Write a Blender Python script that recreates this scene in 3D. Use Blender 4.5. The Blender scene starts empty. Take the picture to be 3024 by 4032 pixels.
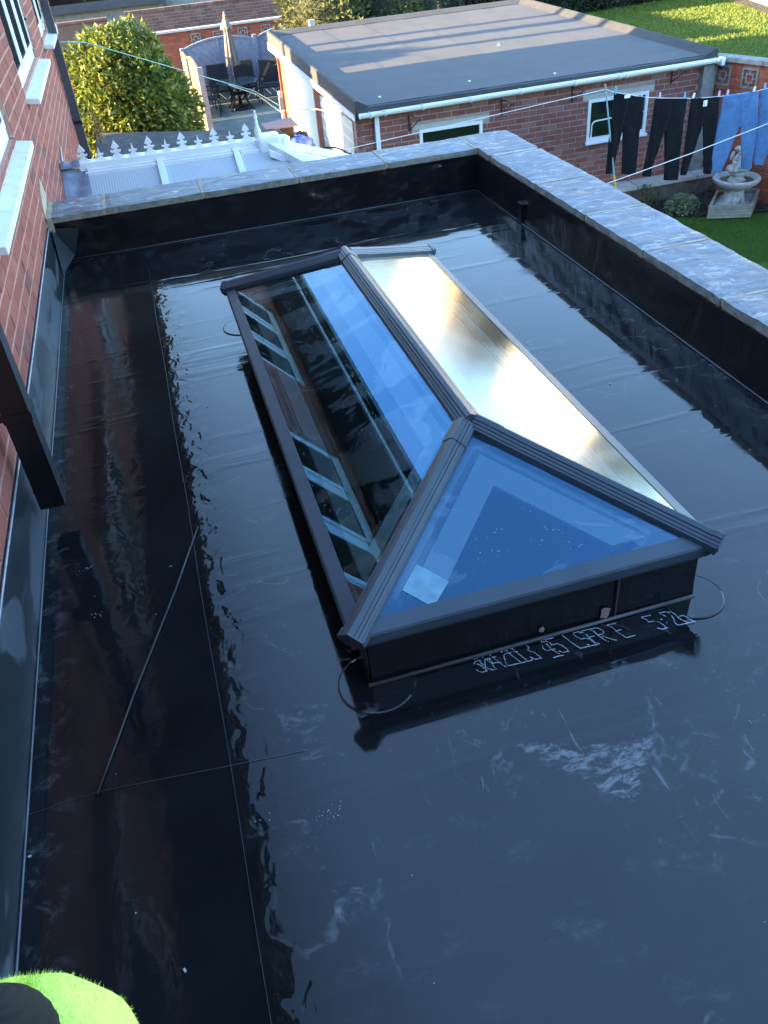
import bpy, bmesh, math, random
from mathutils import Vector, Matrix, noise
random.seed(7)
R = math.radians
sc = bpy.context.scene
col = sc.collection

# ------------------------------------------------------------------ camera
CAM = Vector((0, 0, 1.7))
CA = Vector((0.9577848, -0.27640507, -0.07904751))
CB = Vector((0.22890811, 0.56688585, 0.79135423))
CC = Vector((0.1739234, 0.77604167, -0.60622601))
FPX = 3256.4
cd = bpy.data.cameras.new("camera"); cam = bpy.data.objects.new("camera", cd); col.objects.link(cam)
cd.sensor_fit = 'HORIZONTAL'; cd.sensor_width = 36; cd.lens = 36*FPX/3024
cd.clip_start = 0.02; cd.clip_end = 2000
m = Matrix((CA, CB, -CC)).transposed().to_4x4(); m.translation = CAM
cam.matrix_world = m
sc.camera = cam

# ------------------------------------------------------------------ light
SUN_EL = 11.5
SUN_AZ = (-1.0, 0.03)          # where the sun stands, seen from the roof
w = bpy.data.worlds.new("World"); sc.world = w; w.use_nodes = True
wn = w.node_tree.nodes; wl = w.node_tree.links
wn.clear()
sky = wn.new("ShaderNodeTexSky"); sky.sky_type = 'NISHITA'; sky.sun_disc = False
sky.sun_elevation = R(SUN_EL)
sky.sun_rotation = math.atan2(SUN_AZ[0], SUN_AZ[1])
sky.air_density = 1.0; sky.dust_density = 0.6; sky.ozone_density = 2.6
bg = wn.new("ShaderNodeBackground"); bg.inputs[1].default_value = 0.15
wo = wn.new("ShaderNodeOutputWorld")
wb = wn.new("ShaderNodeMix"); wb.data_type = 'RGBA'; wb.blend_type = 'MULTIPLY'; wb.inputs[0].default_value = 1
wb.inputs[7].default_value = (1.0, 1.0, 0.99, 1)      # the camera's cool white balance
wl.new(sky.outputs[0], wb.inputs[6]); wl.new(wb.outputs[2], bg.inputs[0]); wl.new(bg.outputs[0], wo.inputs[0])
sl = bpy.data.lights.new("sun", 'SUN'); sl.energy = 5.0; sl.angle = R(0.55); sl.color = (1.0, 0.70, 0.36)
so = bpy.data.objects.new("sun", sl); col.objects.link(so)
ld = Vector((-SUN_AZ[0], -SUN_AZ[1], 0)).normalized()*math.cos(R(SUN_EL)) + Vector((0, 0, -math.sin(R(SUN_EL))))
so.rotation_euler = ld.to_track_quat('-Z', 'Y').to_euler(); so.location = (-20, -4, 20)
sc.view_settings.view_transform = 'Standard'; sc.view_settings.look = 'None'
sc.view_settings.gamma = 1; sc.view_settings.use_curve_mapping = False
sc.view_settings.exposure = 3.25
sc.render.engine = 'CYCLES'
sc.cycles.max_bounces = 12; sc.cycles.transparent_max_bounces = 16; sc.cycles.glossy_bounces = 6
sc.cycles.sample_clamp_indirect = 6; sc.cycles.caustics_reflective = False

# ------------------------------------------------------------------ helpers
def ray(u, v):
    return CC + CA*((u-1512)/FPX) - CB*((v-2016)/FPX)
def px(u, v, ax, val):
    """point of the plane ax = val that the photograph shows at pixel (u, v)"""
    d = ray(u, v); i = 'xyz'.index(ax)
    return CAM + d*((val-CAM[i])/d[i])
def proj(p):
    d = Vector(p)-CAM; z = d.dot(CC)
    if z < .05: return None
    return (1512+FPX*d.dot(CA)/z, 2016-FPX*d.dot(CB)/z, z)

class MB:
    def __init__(s): s.v = []; s.f = []; s.m = []
    def add(s, vs, fs, mi=0):
        b = len(s.v); s.v += [tuple(q) for q in vs]
        for f in fs: s.f.append([b+i for i in f]); s.m.append(mi)
        return s
    def box(s, a, b, mi=0):
        x0, y0, z0 = a; x1, y1, z1 = b
        return s.add([(x0,y0,z0),(x1,y0,z0),(x1,y1,z0),(x0,y1,z0),(x0,y0,z1),(x1,y0,z1),(x1,y1,z1),(x0,y1,z1)],
              [(3,2,1,0),(4,5,6,7),(0,1,5,4),(1,2,6,5),(2,3,7,6),(3,0,4,7)], mi)
    def obox(s, p, ux, uy, uz, mi=0):
        """box from corner p with three edge vectors"""
        p, ux, uy, uz = map(Vector, (p, ux, uy, uz))
        q = [p, p+ux, p+ux+uy, p+uy, p+uz, p+ux+uz, p+ux+uy+uz, p+uy+uz]
        fs = [(3,2,1,0),(4,5,6,7),(0,1,5,4),(1,2,6,5),(2,3,7,6),(3,0,4,7)]
        if ux.cross(uy).dot(uz) < 0: fs = [f[::-1] for f in fs]
        return s.add(q, fs, mi)
    def prism(s, poly, d, mi=0):
        """extrude polygon (3D points) by vector d"""
        d = Vector(d); n = len(poly); P = [Vector(q) for q in poly]
        nm = sum(((P[i]-P[0]).cross(P[i+1]-P[0]) for i in range(1, n-1)), Vector())
        if nm.dot(d) < 0: P = P[::-1]
        vs = P+[q+d for q in P]
        fs = [list(range(n))[::-1], list(range(n, 2*n))]+[(i, (i+1) % n, n+(i+1) % n, n+i) for i in range(n)]
        return s.add(vs, fs, mi)
    def tube(s, pts, r, n=8, mi=0, cap=True):
        P = [Vector(q) for q in pts]; rr = r if isinstance(r, (list, tuple)) else [r]*len(P)
        rings = []; ref = None
        for i, p in enumerate(P):
            t = (P[min(i+1, len(P)-1)]-P[max(i-1, 0)]).normalized()
            if ref is None: ref = t.orthogonal().normalized()
            ref = (ref-t*ref.dot(t)).normalized(); b = t.cross(ref)
            rings.append([p+(ref*math.cos(2*math.pi*k/n)+b*math.sin(2*math.pi*k/n))*rr[i] for k in range(n)])
        vs = [q for g in rings for q in g]; fs = []
        for i in range(len(P)-1):
            for k in range(n): fs.append((i*n+k, i*n+(k+1) % n, (i+1)*n+(k+1) % n, (i+1)*n+k))
        if cap: fs.append(list(range(n))[::-1]); fs.append([len(vs)-n+k for k in range(n)])
        return s.add(vs, fs, mi)
    def lathe(s, prof, c, n=24, mi=0, wob=None):
        c = Vector(c); vs = []; fs = []
        for (r, z) in prof:
            for k in range(n):
                a = 2*math.pi*k/n; q = r*(wob(a, z) if wob else 1)
                vs.append(c+Vector((q*math.cos(a), q*math.sin(a), z)))
        for i in range(len(prof)-1):
            for k in range(n): fs.append((i*n+k, i*n+(k+1) % n, (i+1)*n+(k+1) % n, (i+1)*n+k))
        fs.append(list(range(n))[::-1]); fs.append([(len(prof)-1)*n+k for k in range(n)])
        return s.add(vs, fs, mi)
    def grid(s, fn, nu, nv, mi=0):
        vs = [fn(i/nu, j/nv) for j in range(nv+1) for i in range(nu+1)]
        fs = [(j*(nu+1)+i, j*(nu+1)+i+1, (j+1)*(nu+1)+i+1, (j+1)*(nu+1)+i) for j in range(nv) for i in range(nu)]
        return s.add(vs, fs, mi)
    def build(s, name, mats, parent=None, smooth=False, label=None, kind=None, bevel=0):
        me = bpy.data.meshes.new(name); me.from_pydata(s.v, [], s.f)
        for q in (mats if isinstance(mats, (list, tuple)) else [mats]): me.materials.append(q)
        if any(s.m): me.polygons.foreach_set('material_index', s.m)
        if smooth: me.polygons.foreach_set('use_smooth', [True]*len(me.polygons))
        me.update()
        o = bpy.data.objects.new(name, me); col.objects.link(o)
        if parent: adopt(o, parent)
        if label: o['label'] = label
        if kind: o['kind'] = kind
        if bevel:
            b = o.modifiers.new('bevel', 'BEVEL'); b.width = bevel; b.segments = 2; b.limit_method = 'ANGLE'; b.angle_limit = R(40)
        return o
def world_loc(o):
    v = Vector(o.location)
    return v
def adopt(o, p):
    o.parent = p
    q = Vector((0, 0, 0)); a = p
    while a: q += Vector(a.location)+a.matrix_parent_inverse.translation; a = a.parent
    o.matrix_parent_inverse = Matrix.Translation(-q)
def thing(name, label, cat, loc=(0,0,0), group=None):
    o = bpy.data.objects.new(name, None); col.objects.link(o); o.location = loc
    o.empty_display_size = .1
    o['label'] = label; o['category'] = cat
    if group: o['group'] = group
    return o
def tag(o, label, cat, group=None):
    o['label'] = label; o['category'] = cat
    if group: o['group'] = group
    return o
def kindof(o, k): o['kind'] = k; return o

# ------------------------------------------------------------------ materials
class NT:
    def __init__(s, name):
        s.mat = bpy.data.materials.new(name); s.mat.use_nodes = True
        s.t = s.mat.node_tree; s.n = s.t.nodes; s.l = s.t.links; s.n.clear()
        s.out = s.n.new("ShaderNodeOutputMaterial")
        s.p = s.n.new("ShaderNodeBsdfPrincipled"); s.l.new(s.p.outputs[0], s.out.inputs[0])
    def node(s, ty, **k):
        q = s.n.new(ty)
        for a, b in k.items(): setattr(q, a, b)
        return q
    def link(s, a, b): s.l.new(a, b)
    def inp(s, q, name, v):
        if hasattr(v, 'is_output') or isinstance(v, bpy.types.NodeSocket): s.l.new(v, q.inputs[name])
        else: q.inputs[name].default_value = v
    def coord(s, kind='Object', scale=None, rot=None, loc=None):
        tc = s.node("ShaderNodeTexCoord"); o = tc.outputs[kind]
        if kind == 'World':
            o = s.node("ShaderNodeNewGeometry").outputs['Position']
        if scale or rot or loc:
            mp = s.node("ShaderNodeMapping"); s.link(o, mp.inputs[0])
            if scale: mp.inputs['Scale'].default_value = scale
            if rot: mp.inputs['Rotation'].default_value = rot
            if loc: mp.inputs['Location'].default_value = loc
            o = mp.outputs[0]
        return o
    def pos(s, scale=None, rot=None):
        g = s.node("ShaderNodeNewGeometry").outputs['Position']
        if scale or rot:
            mp = s.node("ShaderNodeMapping"); s.link(g, mp.inputs[0])
            if scale: mp.inputs['Scale'].default_value = scale
            if rot: mp.inputs['Rotation'].default_value = rot
            return mp.outputs[0]
        return g
    def noise(s, vec, scale, detail=4, rough=.55, dist=0):
        q = s.node("ShaderNodeTexNoise"); s.link(vec, q.inputs['Vector'])
        q.inputs['Scale'].default_value = scale; q.inputs['Detail'].default_value = detail
        q.inputs['Roughness'].default_value = rough; q.inputs['Distortion'].default_value = dist
        return q.outputs['Fac']
    def ramp(s, fac, stops, interp='LINEAR'):
        q = s.node("ShaderNodeValToRGB"); s.link(fac, q.inputs[0]); e = q.color_ramp.elements
        q.color_ramp.interpolation = interp
        while len(e) < len(stops): e.new(.5)
        for el, (p, c) in zip(e, stops):
            el.position = p; el.color = c if len(c) == 4 else (*c, 1)
        return q.outputs[0]
    def rampf(s, fac, a, b, lo=0., hi=1.):
        q = s.node("ShaderNodeMapRange"); s.link(fac, q.inputs['Value'])
        q.inputs['From Min'].default_value = a; q.inputs['From Max'].default_value = b
        q.inputs['To Min'].default_value = lo; q.inputs['To Max'].default_value = hi
        q.interpolation_type = 'SMOOTHSTEP'
        return q.outputs['Result']
    def mix(s, fac, a, b, blend='MIX'):
        q = s.node("ShaderNodeMix", data_type='RGBA', blend_type=blend)
        def put(i, v):
            if isinstance(v, (tuple, list)): q.inputs[i].default_value = v if len(v) == 4 else (*v, 1)
            elif isinstance(v, (int, float)): q.inputs[i].default_value = v
            else: s.link(v, q.inputs[i])
        put(0, fac); put(6, a); put(7, b)
        return q.outputs[2]
    def math(s, op, a, b=None, c=None):
        q = s.node("ShaderNodeMath", operation=op)
        for i, v in enumerate((a, b, c)):
            if v is None: continue
            if isinstance(v, (int, float)): q.inputs[i].default_value = v
            else: s.link(v, q.inputs[i])
        return q.outputs[0]
    def bump(s, h, strength=.3, dist=.01, normal=None):
        q = s.node("ShaderNodeBump"); s.link(h, q.inputs['Height'])
        q.inputs['Strength'].default_value = strength; q.inputs['Distance'].default_value = dist
        if normal: s.link(normal, q.inputs['Normal'])
        return q.outputs[0]
    def rnd(s):
        a = s.node("ShaderNodeObjectInfo").outputs['Random']; b = s.node("ShaderNodeNewGeometry").outputs['Random Per Island']
        return s.math('FRACT', s.math('ADD', a, b))

def simple(name, c, rough=.6, var=.12, sc_=8, bump=.0, bdist=.004, metal=0, spec=.5, bsc=60, dirt=None):
    t = NT(name); p = t.pos(); n = t.noise(p, sc_)
    dk = tuple(max(0, v*(1-var)) for v in c); lt = tuple(min(1, v*(1+var)) for v in c)
    cc = t.ramp(n, [(.3, dk), (.7, lt)])
    if dirt:
        n2 = t.noise(p, dirt[1], 6, .65)
        cc = t.mix(t.rampf(n2, .5, .68, 0, dirt[2]), cc, dirt[0])
    t.inp(t.p, 'Base Color', cc); t.p.inputs['Roughness'].default_value = rough
    t.p.inputs['Metallic'].default_value = metal; t.p.inputs['Specular IOR Level'].default_value = spec
    if bump: t.link(t.bump(t.noise(p, bsc, 4), bump, bdist), t.p.inputs['Normal'])
    return t.mat

def brick_mat(name, stops, rough=.85, scale=1.0):
    t = NT(name); p = t.pos()
    base = t.ramp(t.rnd(), stops)
    n = t.noise(p, 45*scale, 5, .65); n2 = t.noise(p, 6*scale, 4)
    c = t.mix(t.rampf(n, .35, .75, 0, .45), base, t.mix(.5, base, (.10, .05, .04)))
    c = t.mix(t.rampf(n2, .45, .75, 0, .35), c, t.mix(.45, c, (.42, .30, .26)))
    t.inp(t.p, 'Base Color', c); t.p.inputs['Roughness'].default_value = rough
    t.link(t.bump(t.noise(p, 160*scale, 4), .5, .002), t.p.inputs['Normal'])
    return t.mat

M = {}
# house bricks: bright orange red, garage bricks: duller plum red
M['brick_house'] = brick_mat('brick_house', [(0, (.27, .066, .042)), (.3, (.33, .088, .058)), (.65, (.30, .076, .050)), (.9, (.23, .062, .048)), (1, (.17, .055, .048))])
M['brick_garage'] = brick_mat('brick_garage', [(0, (.20, .062, .05)), (.4, (.25, .082, .064)), (.8, (.235, .09, .075)), (1, (.30, .15, .125))])
M['brick_orange'] = brick_mat('brick_orange', [(0, (.30, .062, .030)), (.5, (.36, .082, .040)), (.85, (.27, .06, .034)), (1, (.16, .05, .04))])
M['brick_brown'] = brick_mat('brick_brown', [(0, (.11, .062, .05)), (.5, (.15, .085, .07)), (1, (.19, .12, .10))])
M['mortar_pink'] = simple('mortar_pink', (.44, .235, .185), .95, .2, 14, .5, .004)
M['mortar_grey'] = simple('mortar_grey', (.36, .28, .25), .95, .22, 14, .5, .004)
M['mortar_buff'] = simple('mortar_buff', (.42, .34, .245), .95, .25, 20, .6, .004)
M['mortar_orange'] = simple('mortar_orange', (.34, .13, .08), .95, .2, 14, .5, .004)
M['upvc'] = simple('upvc', (.80, .82, .83), .32, .04, 5)
M['upvc_dirty'] = simple('upvc_dirty', (.80, .82, .82), .4, .05, 5, dirt=((.40, .39, .36), 13, .35))
M['gasket'] = simple('gasket', (.05, .055, .06), .6)
M['black_plastic'] = simple('black_plastic', (.008, .008, .009), .30, .3, 12, .1, .002)
M['slate_plastic'] = simple('slate_plastic', (.052, .057, .07), .45, .15, 6)
M['lead'] = simple('lead', (.22, .25, .31), .55, .25, 14, .4, .006, metal=.2)
M['concrete'] = simple('concrete', (.24, .24, .23), .9, .22, 12, .5, .004, dirt=((.14, .14, .11), 7, .6))
M['concrete_pale'] = simple('concrete_pale', (.45, .43, .40), .9, .15, 12, .4, .003)
M['white_render'] = simple('white_render', (.78, .76, .70), .7, .05, 8)
M['door_paint'] = simple('door_paint', (.62, .68, .65), .45, .06, 5)
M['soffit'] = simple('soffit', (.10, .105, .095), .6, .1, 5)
M['rust_iron'] = simple('rust_iron', (.03, .012, .010), .7, .4, 30)
M['timber_lit'] = simple('timber_lit', (.20, .15, .07), .8, .3, 14, .4, .004, dirt=((.07, .055, .03), 7, .9))
M['fence_paint'] = simple('fence_paint', (.235, .285, .38), .75, .14, 10, .3, .003, dirt=((.12, .14, .20), 16, .35))
M['post_paint'] = simple('post_paint', (.20, .20, .24), .75, .14, 10, .3, .003)
M['patio'] = simple('patio', (.17, .23, .23), .85, .18, 3, .4, .004, dirt=((.08, .11, .10), 2, .5))
M['dark_weave'] = simple('dark_weave', (.016, .017, .022), .7, .3, 40, .5, .003)
M['dark_metal'] = simple('dark_metal', (.010, .013, .016), .45, .3, 20)
M['parasol'] = simple('parasol', (.26, .205, .185), .9, .12, 10, .3, .004)
M['trunk'] = simple('trunk', (.07, .05, .035), .95, .35, 22, .8, .01)
M['cloth_black'] = simple('cloth_black', (.007, .008, .012), .95, .25, 30, .5, .003, spec=.2)
M['denim'] = simple('denim', (.080, .175, .37), .95, .16, 14, .5, .003, spec=.2, bsc=240)
M['rope_white'] = simple('rope_white', (.72, .74, .78), .7, .06, 30)
M['rope_teal'] = simple('rope_teal', (.16, .34, .33), .6, .12, 8)
M['peg_blue'] = simple('peg_blue', (.10, .42, .62), .4, .05)
M['peg_white'] = simple('peg_white', (.72, .75, .78), .4, .05)
M['peg_lilac'] = simple('peg_lilac', (.50, .50, .66), .4, .05)
M['pole_teal'] = simple('pole_teal', (.19, .40, .42), .5, .15, 9)
M['pole_yellow'] = simple('pole_yellow', (.70, .42, .05), .5, .1, 9)
M['stone'] = simple('stone', (.42, .43, .44), .9, .18, 16, .6, .006, dirt=((.13, .13, .11), 11, .7), bsc=40)
M['algae'] = simple('algae', (.12, .115, .04), .35, .4, 20)
M['timber_grey'] = simple('timber_grey', (.25, .25, .21), .9, .22, 12, .5, .004)
M['pebble'] = simple('pebble', (.40, .39, .37), .8, .4, 60)
M['soil'] = simple('soil', (.030, .024, .020), .98, .5, 14, 1.0, .04, bsc=26, dirt=((.085, .07, .055), 30, .5))
M['twig'] = simple('twig', (.16, .105, .065), .9, .3, 12)
M['white_lining'] = simple('white_lining', (.93, .94, .94), .6, .03, 4)
M['plaster'] = simple('plaster', (.72, .73, .72), .8, .04, 4)
M['room_floor'] = simple('room_floor', (.20, .19, .18), .5, .2, 2)
M['board_brown'] = simple('board_brown', (.38, .26, .24), .8, .08, 6)
M['sheet_grey'] = simple('sheet_grey', (.38, .41, .50), .5, .3, 9)
M['tarp_blue'] = simple('tarp_blue', (.06, .12, .50), .35, .3, 7, .4, .01)
M['bag_white'] = simple('bag_white', (.85, .85, .85), .4, .04)
M['wood_brown'] = simple('wood_brown', (.12, .065, .04), .7, .3, 14)
M['hivis'] = simple('hivis', (.74, .98, .17), .9, .10, 10, .6, .004, bsc=200)
M['knit_dark'] = simple('knit_dark', (.018, .015, .013), .95, .3, 18)
M['tape'] = simple('tape', (.16, .22, .25), .4, .5, 90)
M['roof_tile'] = simple('roof_tile', (.12, .06, .05), .85, .3, 10, .6, .01)
M['facade'] = simple('facade', (.82, .74, .60), .9, .1, 1.5)
M['facade2'] = simple('facade2', (.70, .52, .34), .9, .25, 1.2)
M['roof_far'] = simple('roof_far', (.34, .27, .21), .85, .3, 2)
M['dust'] = simple('dust', (.42, .44, .46), .9, .15, 40)
M['chalk'] = simple('chalk', (.55, .62, .72), .9, .1, 40)

XR_ = 2.059
def membrane(name, floor=False):
    """black rubber sheet: a film of rain over a rubber with fine creases, dust scuffs on the dry part"""
    t = NT(name); g = t.pos()
    sep = t.node("ShaderNodeSeparateXYZ"); t.link(g, sep.inputs[0]); X, Y = sep.outputs[0], sep.outputs[1]
    big = t.noise(g, 1.1, 4, .55)
    fine = t.noise(g, 130, 3, .6)
    base = t.ramp(t.noise(g, 3, 5, .6), [(.3, (.006, .007, .0085)), (.7, (.011, .0125, .0145))])
    if floor:
        rough = t.math('ADD', t.rampf(big, .35, .65, .02, .08), t.rampf(X, -.16, -.30, 0, .045))
        # the film thins out towards the near right, where the sheet has dried to a dull grey
        dry = t.rampf(t.math('ADD', t.math('ADD', t.math('MULTIPLY', Y, -1.0), t.math('MULTIPLY', X, .55)), t.math('MULTIPLY', big, 1.0)), -1.15, .15)
        left = t.rampf(X, -.20, .02)
        dry = t.math('MAXIMUM', t.math('MULTIPLY', dry, left), t.math('MULTIPLY', t.rampf(X, .0, 1.1), .42))  # whole right side paled as well, a haze standing in for sky reflection
        base = t.mix(dry, base, t.ramp(t.noise(t.pos((1, 1.6, 1), (0, 0, R(25))), 4, 8, .7, .5), [(.3, (.006, .0072, .0082)), (.7, (.0125, .014, .0155))]))
        rough = t.math('ADD', rough, t.math('MULTIPLY', t.rampf(dry, .6, 1.0), .26))
        dustn = t.noise(g, 9, 8, .72, .6)
        scr = t.noise(t.pos((14, 3.2, 1), (0, 0, R(28))), 2.2, 7, .7, .8)
        d1 = t.rampf(dustn, .58, .76); d2 = t.rampf(scr, .60, .78)
        def blob(cx, cy, rx, ry, a=0):
            dx = t.math('SUBTRACT', X, cx); dy = t.math('SUBTRACT', Y, cy)
            ex = t.math('DIVIDE', dx, rx); ey = t.math('DIVIDE', dy, ry)
            q = t.math('ADD', t.math('MULTIPLY', ex, ex), t.math('MULTIPLY', ey, ey))
            return t.rampf(q, 1.0, .25)
        o = None
        for (u, v, rx, ry) in ((1650, 3080, .36, .2), (2350, 2790, .6, .15), (1500, 3150, .2, .15), (1900, 2850, .35, .13), (2750, 3000, .3, .3), (1300, 3300, .12, .3)):
            c = px(u, v, 'z', 0); k = blob(c.x, c.y, rx, ry); o = k if o is None else t.math('MAXIMUM', o, k)
        sc1 = t.math('MULTIPLY', o, t.math('MAXIMUM', t.math('MULTIPLY', d1, 1.0), t.math('MULTIPLY', d2, 1.0)))
        allover = t.math('MULTIPLY', t.rampf(t.noise(t.pos((1, 1.8, 1), (0, 0, R(25))), 5, 9, .78), .54, .80), .40)
        # triangle of dried dust right of the lantern
        A_, B_, C_ = px(2030, 2935, 'z', 0), px(2570, 2925, 'z', 0), px(2500, 3165, 'z', 0)
        tri = None
        for P, Q in ((A_, B_), (B_, C_), (C_, A_)):
            nx, ny = (Q.y-P.y), -(Q.x-P.x); L = math.hypot(nx, ny); nx /= L; ny /= L
            if ((A_+B_+C_)/3-P).x*nx+((A_+B_+C_)/3-P).y*ny > 0: nx, ny = -nx, -ny
            e = t.math('ADD', t.math('MULTIPLY', t.math('SUBTRACT', X, P.x), nx), t.math('MULTIPLY', t.math('SUBTRACT', Y, P.y), ny))
            e = t.math('ADD', e, t.math('MULTIPLY', t.math('SUBTRACT', t.noise(g, 22, 4, .6), .5), .05))
            k = t.rampf(e, .006, -.006); tri = k if tri is None else t.math('MULTIPLY', tri, k)
        trin = t.rampf(t.noise(t.pos((1.0, 2.2, 1), (0, 0, R(15))), 20, 9, .76, .5), .46, .63)
        tri = t.math('MULTIPLY', tri, trin)
        tn = t.noise(g, 1.9, 5, .55, .4)
        tide = t.math('MULTIPLY', t.rampf(t.math('ABSOLUTE', t.math('SUBTRACT', tn, .53)), .010, .002), t.math('MULTIPLY', t.rampf(t.noise(g, 11, 5, .7), .45, .65), .30))
        edge_d = t.math('MINIMUM', t.math('MINIMUM', t.math('SUBTRACT', XR_-.02, X), t.math('SUBTRACT', 5.33, Y)), t.math('ADD', X, .64))
        silt = t.math('MULTIPLY', t.rampf(edge_d, .16, .0), t.math('MULTIPLY', t.rampf(t.noise(t.pos((1, 1, 1)), 13, 8, .75, .5), .50, .72), .38))
        sc1 = t.math('ADD', sc1, t.math('ADD', t.math('MULTIPLY', tide, left), silt))
        msk = t.math('MINIMUM', t.math('ADD', t.math('ADD', sc1, t.math('MULTIPLY', allover, dry)), t.math('MULTIPLY', tri, .85)), 1.0)
        base = t.mix(msk, base, (.22, .235, .25))
        rough = t.math('ADD', rough, t.math('MULTIPLY', t.rampf(t.noise(t.pos((1, 2.0, 1), (0, 0, R(-12))), 2.6, 6, .65, .5), .50, .66), t.math('MULTIPLY', left, .10)))
        rough = t.math('MAXIMUM', rough, t.math('MULTIPLY', msk, .8))
        # ripples of the film at its edge along the house, faint ones under the windows, shallow creases elsewhere
        m1 = t.rampf(t.math('ABSOLUTE', t.math('ADD', X, .085)), .11, .03)
        m2 = t.math('MULTIPLY', t.rampf(t.math('ABSOLUTE', t.math('ADD', X, .37)), .15, .05), t.rampf(Y, 4.25, 3.9))
        strip = t.math('MAXIMUM', m1, t.math('MULTIPLY', m2, .5))
        rip = t.noise(t.pos((1, .7, 1)), 17, 2, .5, .4)
        cre = t.noise(t.pos((.7, 6, 1), (0, 0, R(-9))), 1.3, 3, .5, .3)
        crm = t.rampf(cre, .52, .75)
        lump = t.noise(g, 2.2, 2, .5)
        h = t.math('ADD', t.math('MULTIPLY', t.math('MULTIPLY', rip, strip), .0075), t.math('ADD', t.math('MULTIPLY', crm, .0042), t.math('MULTIPLY', lump, .0030)))
        h = t.math('ADD', h, t.math('MULTIPLY', fine, .00003))
        t.link(t.bump(h, .30, 1.0), t.p.inputs['Normal'])
        t.inp(t.p, 'IOR', t.rampf(X, -.24, .20, 1.34, 1.64))
    else:
        rough = t.rampf(big, .35, .65, .13, .28)
        h = t.math('ADD', t.math('MULTIPLY', t.noise(t.pos((1, 1, .45)), 8, 4, .55, .9), .013), t.math('MULTIPLY', fine, .0003))
        t.link(t.bump(h, .4, 1.0), t.p.inputs['Normal'])
        t.p.inputs['IOR'].default_value = 1.45
    t.inp(t.p, 'Base Color', base); t.inp(t.p, 'Roughness', rough)
    return t.mat
M['membrane_floor'] = membrane('membrane_floor', floor=True)
M['membrane'] = membrane('membrane')
def patchy():
    t = NT('membrane_house_upstand'); g = t.pos()
    n = t.noise(t.pos((1, .55, 2.2)), 2.6, 3, .45, .8)
    k = t.rampf(n, .50, .56)
    t.inp(t.p, 'Base Color', t.mix(k, (.016, .019, .022), (.062, .072, .084)))
    t.inp(t.p, 'Roughness', t.math('ADD', t.math('MULTIPLY', k, .2), .32))
    t.link(t.bump(t.noise(g, 9, 4, .5), .4, .01), t.p.inputs['Normal'])
    return t.mat
M['membrane_upstand'] = patchy()

def slate():
    t = NT('coping_slate'); g = t.pos()
    r = t.rnd(); off = t.node("ShaderNodeVectorMath", operation='ADD')
    t.link(g, off.inputs[0]); cmb = t.node("ShaderNodeCombineXYZ"); t.link(t.math('MULTIPLY', r, 37), cmb.inputs[2]); t.link(cmb.outputs[0], off.inputs[1])
    v = off.outputs[0]
    mp = t.node("ShaderNodeMapping"); t.link(v, mp.inputs[0]); mp.inputs['Scale'].default_value = (1, 2.2, 1); mp.inputs['Rotation'].default_value = (0, 0, R(12))
    a = t.noise(mp.outputs[0], 4.2, 7, .62, .9); b = t.noise(mp.outputs[0], 9.5, 7, .66, .8); d = t.noise(v, 70, 4, .6)
    c = t.ramp(a, [(.30, (.085, .095, .115)), (.46, (.145, .160, .190)), (.60, (.27, .285, .315)), (.75, (.40, .415, .44))])
    c = t.mix(t.rampf(b, .54, .64, 0, .8), c, (.52, .54, .57))
    c = t.mix(t.rampf(t.noise(v, 4, 5, .6), .60, .72, 0, .5), c, (.075, .085, .10))
    c = t.mix(t.rampf(d, .45, .8, 0, .35), c, (.10, .11, .13))
    c = t.mix(t.rampf(r, .0, 1.0, .0, .42), c, t.mix(.5, c, (.085, .085, .09)))
    c = t.mix(t.rampf(t.noise(v, 2.2, 6, .7), .55, .70, 0, .55), c, (.11, .115, .115))
    t.inp(t.p, 'Base Color', c)
    t.inp(t.p, 'Roughness', t.rampf(a, .3, .7, .38, .75))
    h = t.math('ADD', t.math('MULTIPLY', a, .016), t.math('MULTIPLY', d, .0015))
    t.link(t.bump(h, .8, 1.0), t.p.inputs['Normal'])
    return t.mat
M['slate'] = slate()
M['slate_edge'] = simple('slate_edge', (.23, .22, .185), .9, .3, 18, .8, .006, dirt=((.08, .075, .05), 12, .7))

def felt():
    t = NT('roof_felt'); g = t.pos()
    n = t.noise(g, 2.2, 5, .6); f = t.noise(g, 220, 3, .7)
    c = t.ramp(n, [(.3, (.060, .064, .070)), (.7, (.084, .087, .092))])
    c = t.mix(t.rampf(f, .4, .7, 0, .35), c, (.13, .13, .13))
    t.inp(t.p, 'Base Color', c); t.p.inputs['Roughness'].default_value = .85
    t.link(t.bump(f, .4, .003), t.p.inputs['Normal'])
    return t.mat
M['felt'] = felt()
M['felt_dark'] = simple('felt_dark', (.042, .046, .052), .85, .2, 6, .4, .003, bsc=200)
M['shed_felt'] = simple('shed_felt', (.040, .040, .042), .85, .3, 5, .4, .003, dirt=((.11, .105, .09), 5, .7), bsc=120)

def alu(name='aluminium_grey', c=(.052, .075, .098)):
    t = NT(name); g = t.pos()
    vo = t.node("ShaderNodeTexVoronoi"); t.link(g, vo.inputs['Vector']); vo.inputs['Scale'].default_value = 70; vo.inputs['Randomness'].default_value = 1
    drop = t.rampf(vo.outputs['Distance'], .17, .05)
    keep = t.rampf(t.noise(g, 19, 3, .6), .52, .62)
    drop = t.math('MULTIPLY', drop, keep)
    t.inp(t.p, 'Base Color', t.ramp(t.noise(g, 5, 4), [(.3, tuple(v*.85 for v in c)), (.7, tuple(v*1.1 for v in c))]))
    t.inp(t.p, 'Roughness', t.math('SUBTRACT', .36, t.math('MULTIPLY', drop, .33)))
    t.link(t.bump(drop, .7, .003), t.p.inputs['Normal'])
    return t.mat
M['alu'] = alu()

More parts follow.
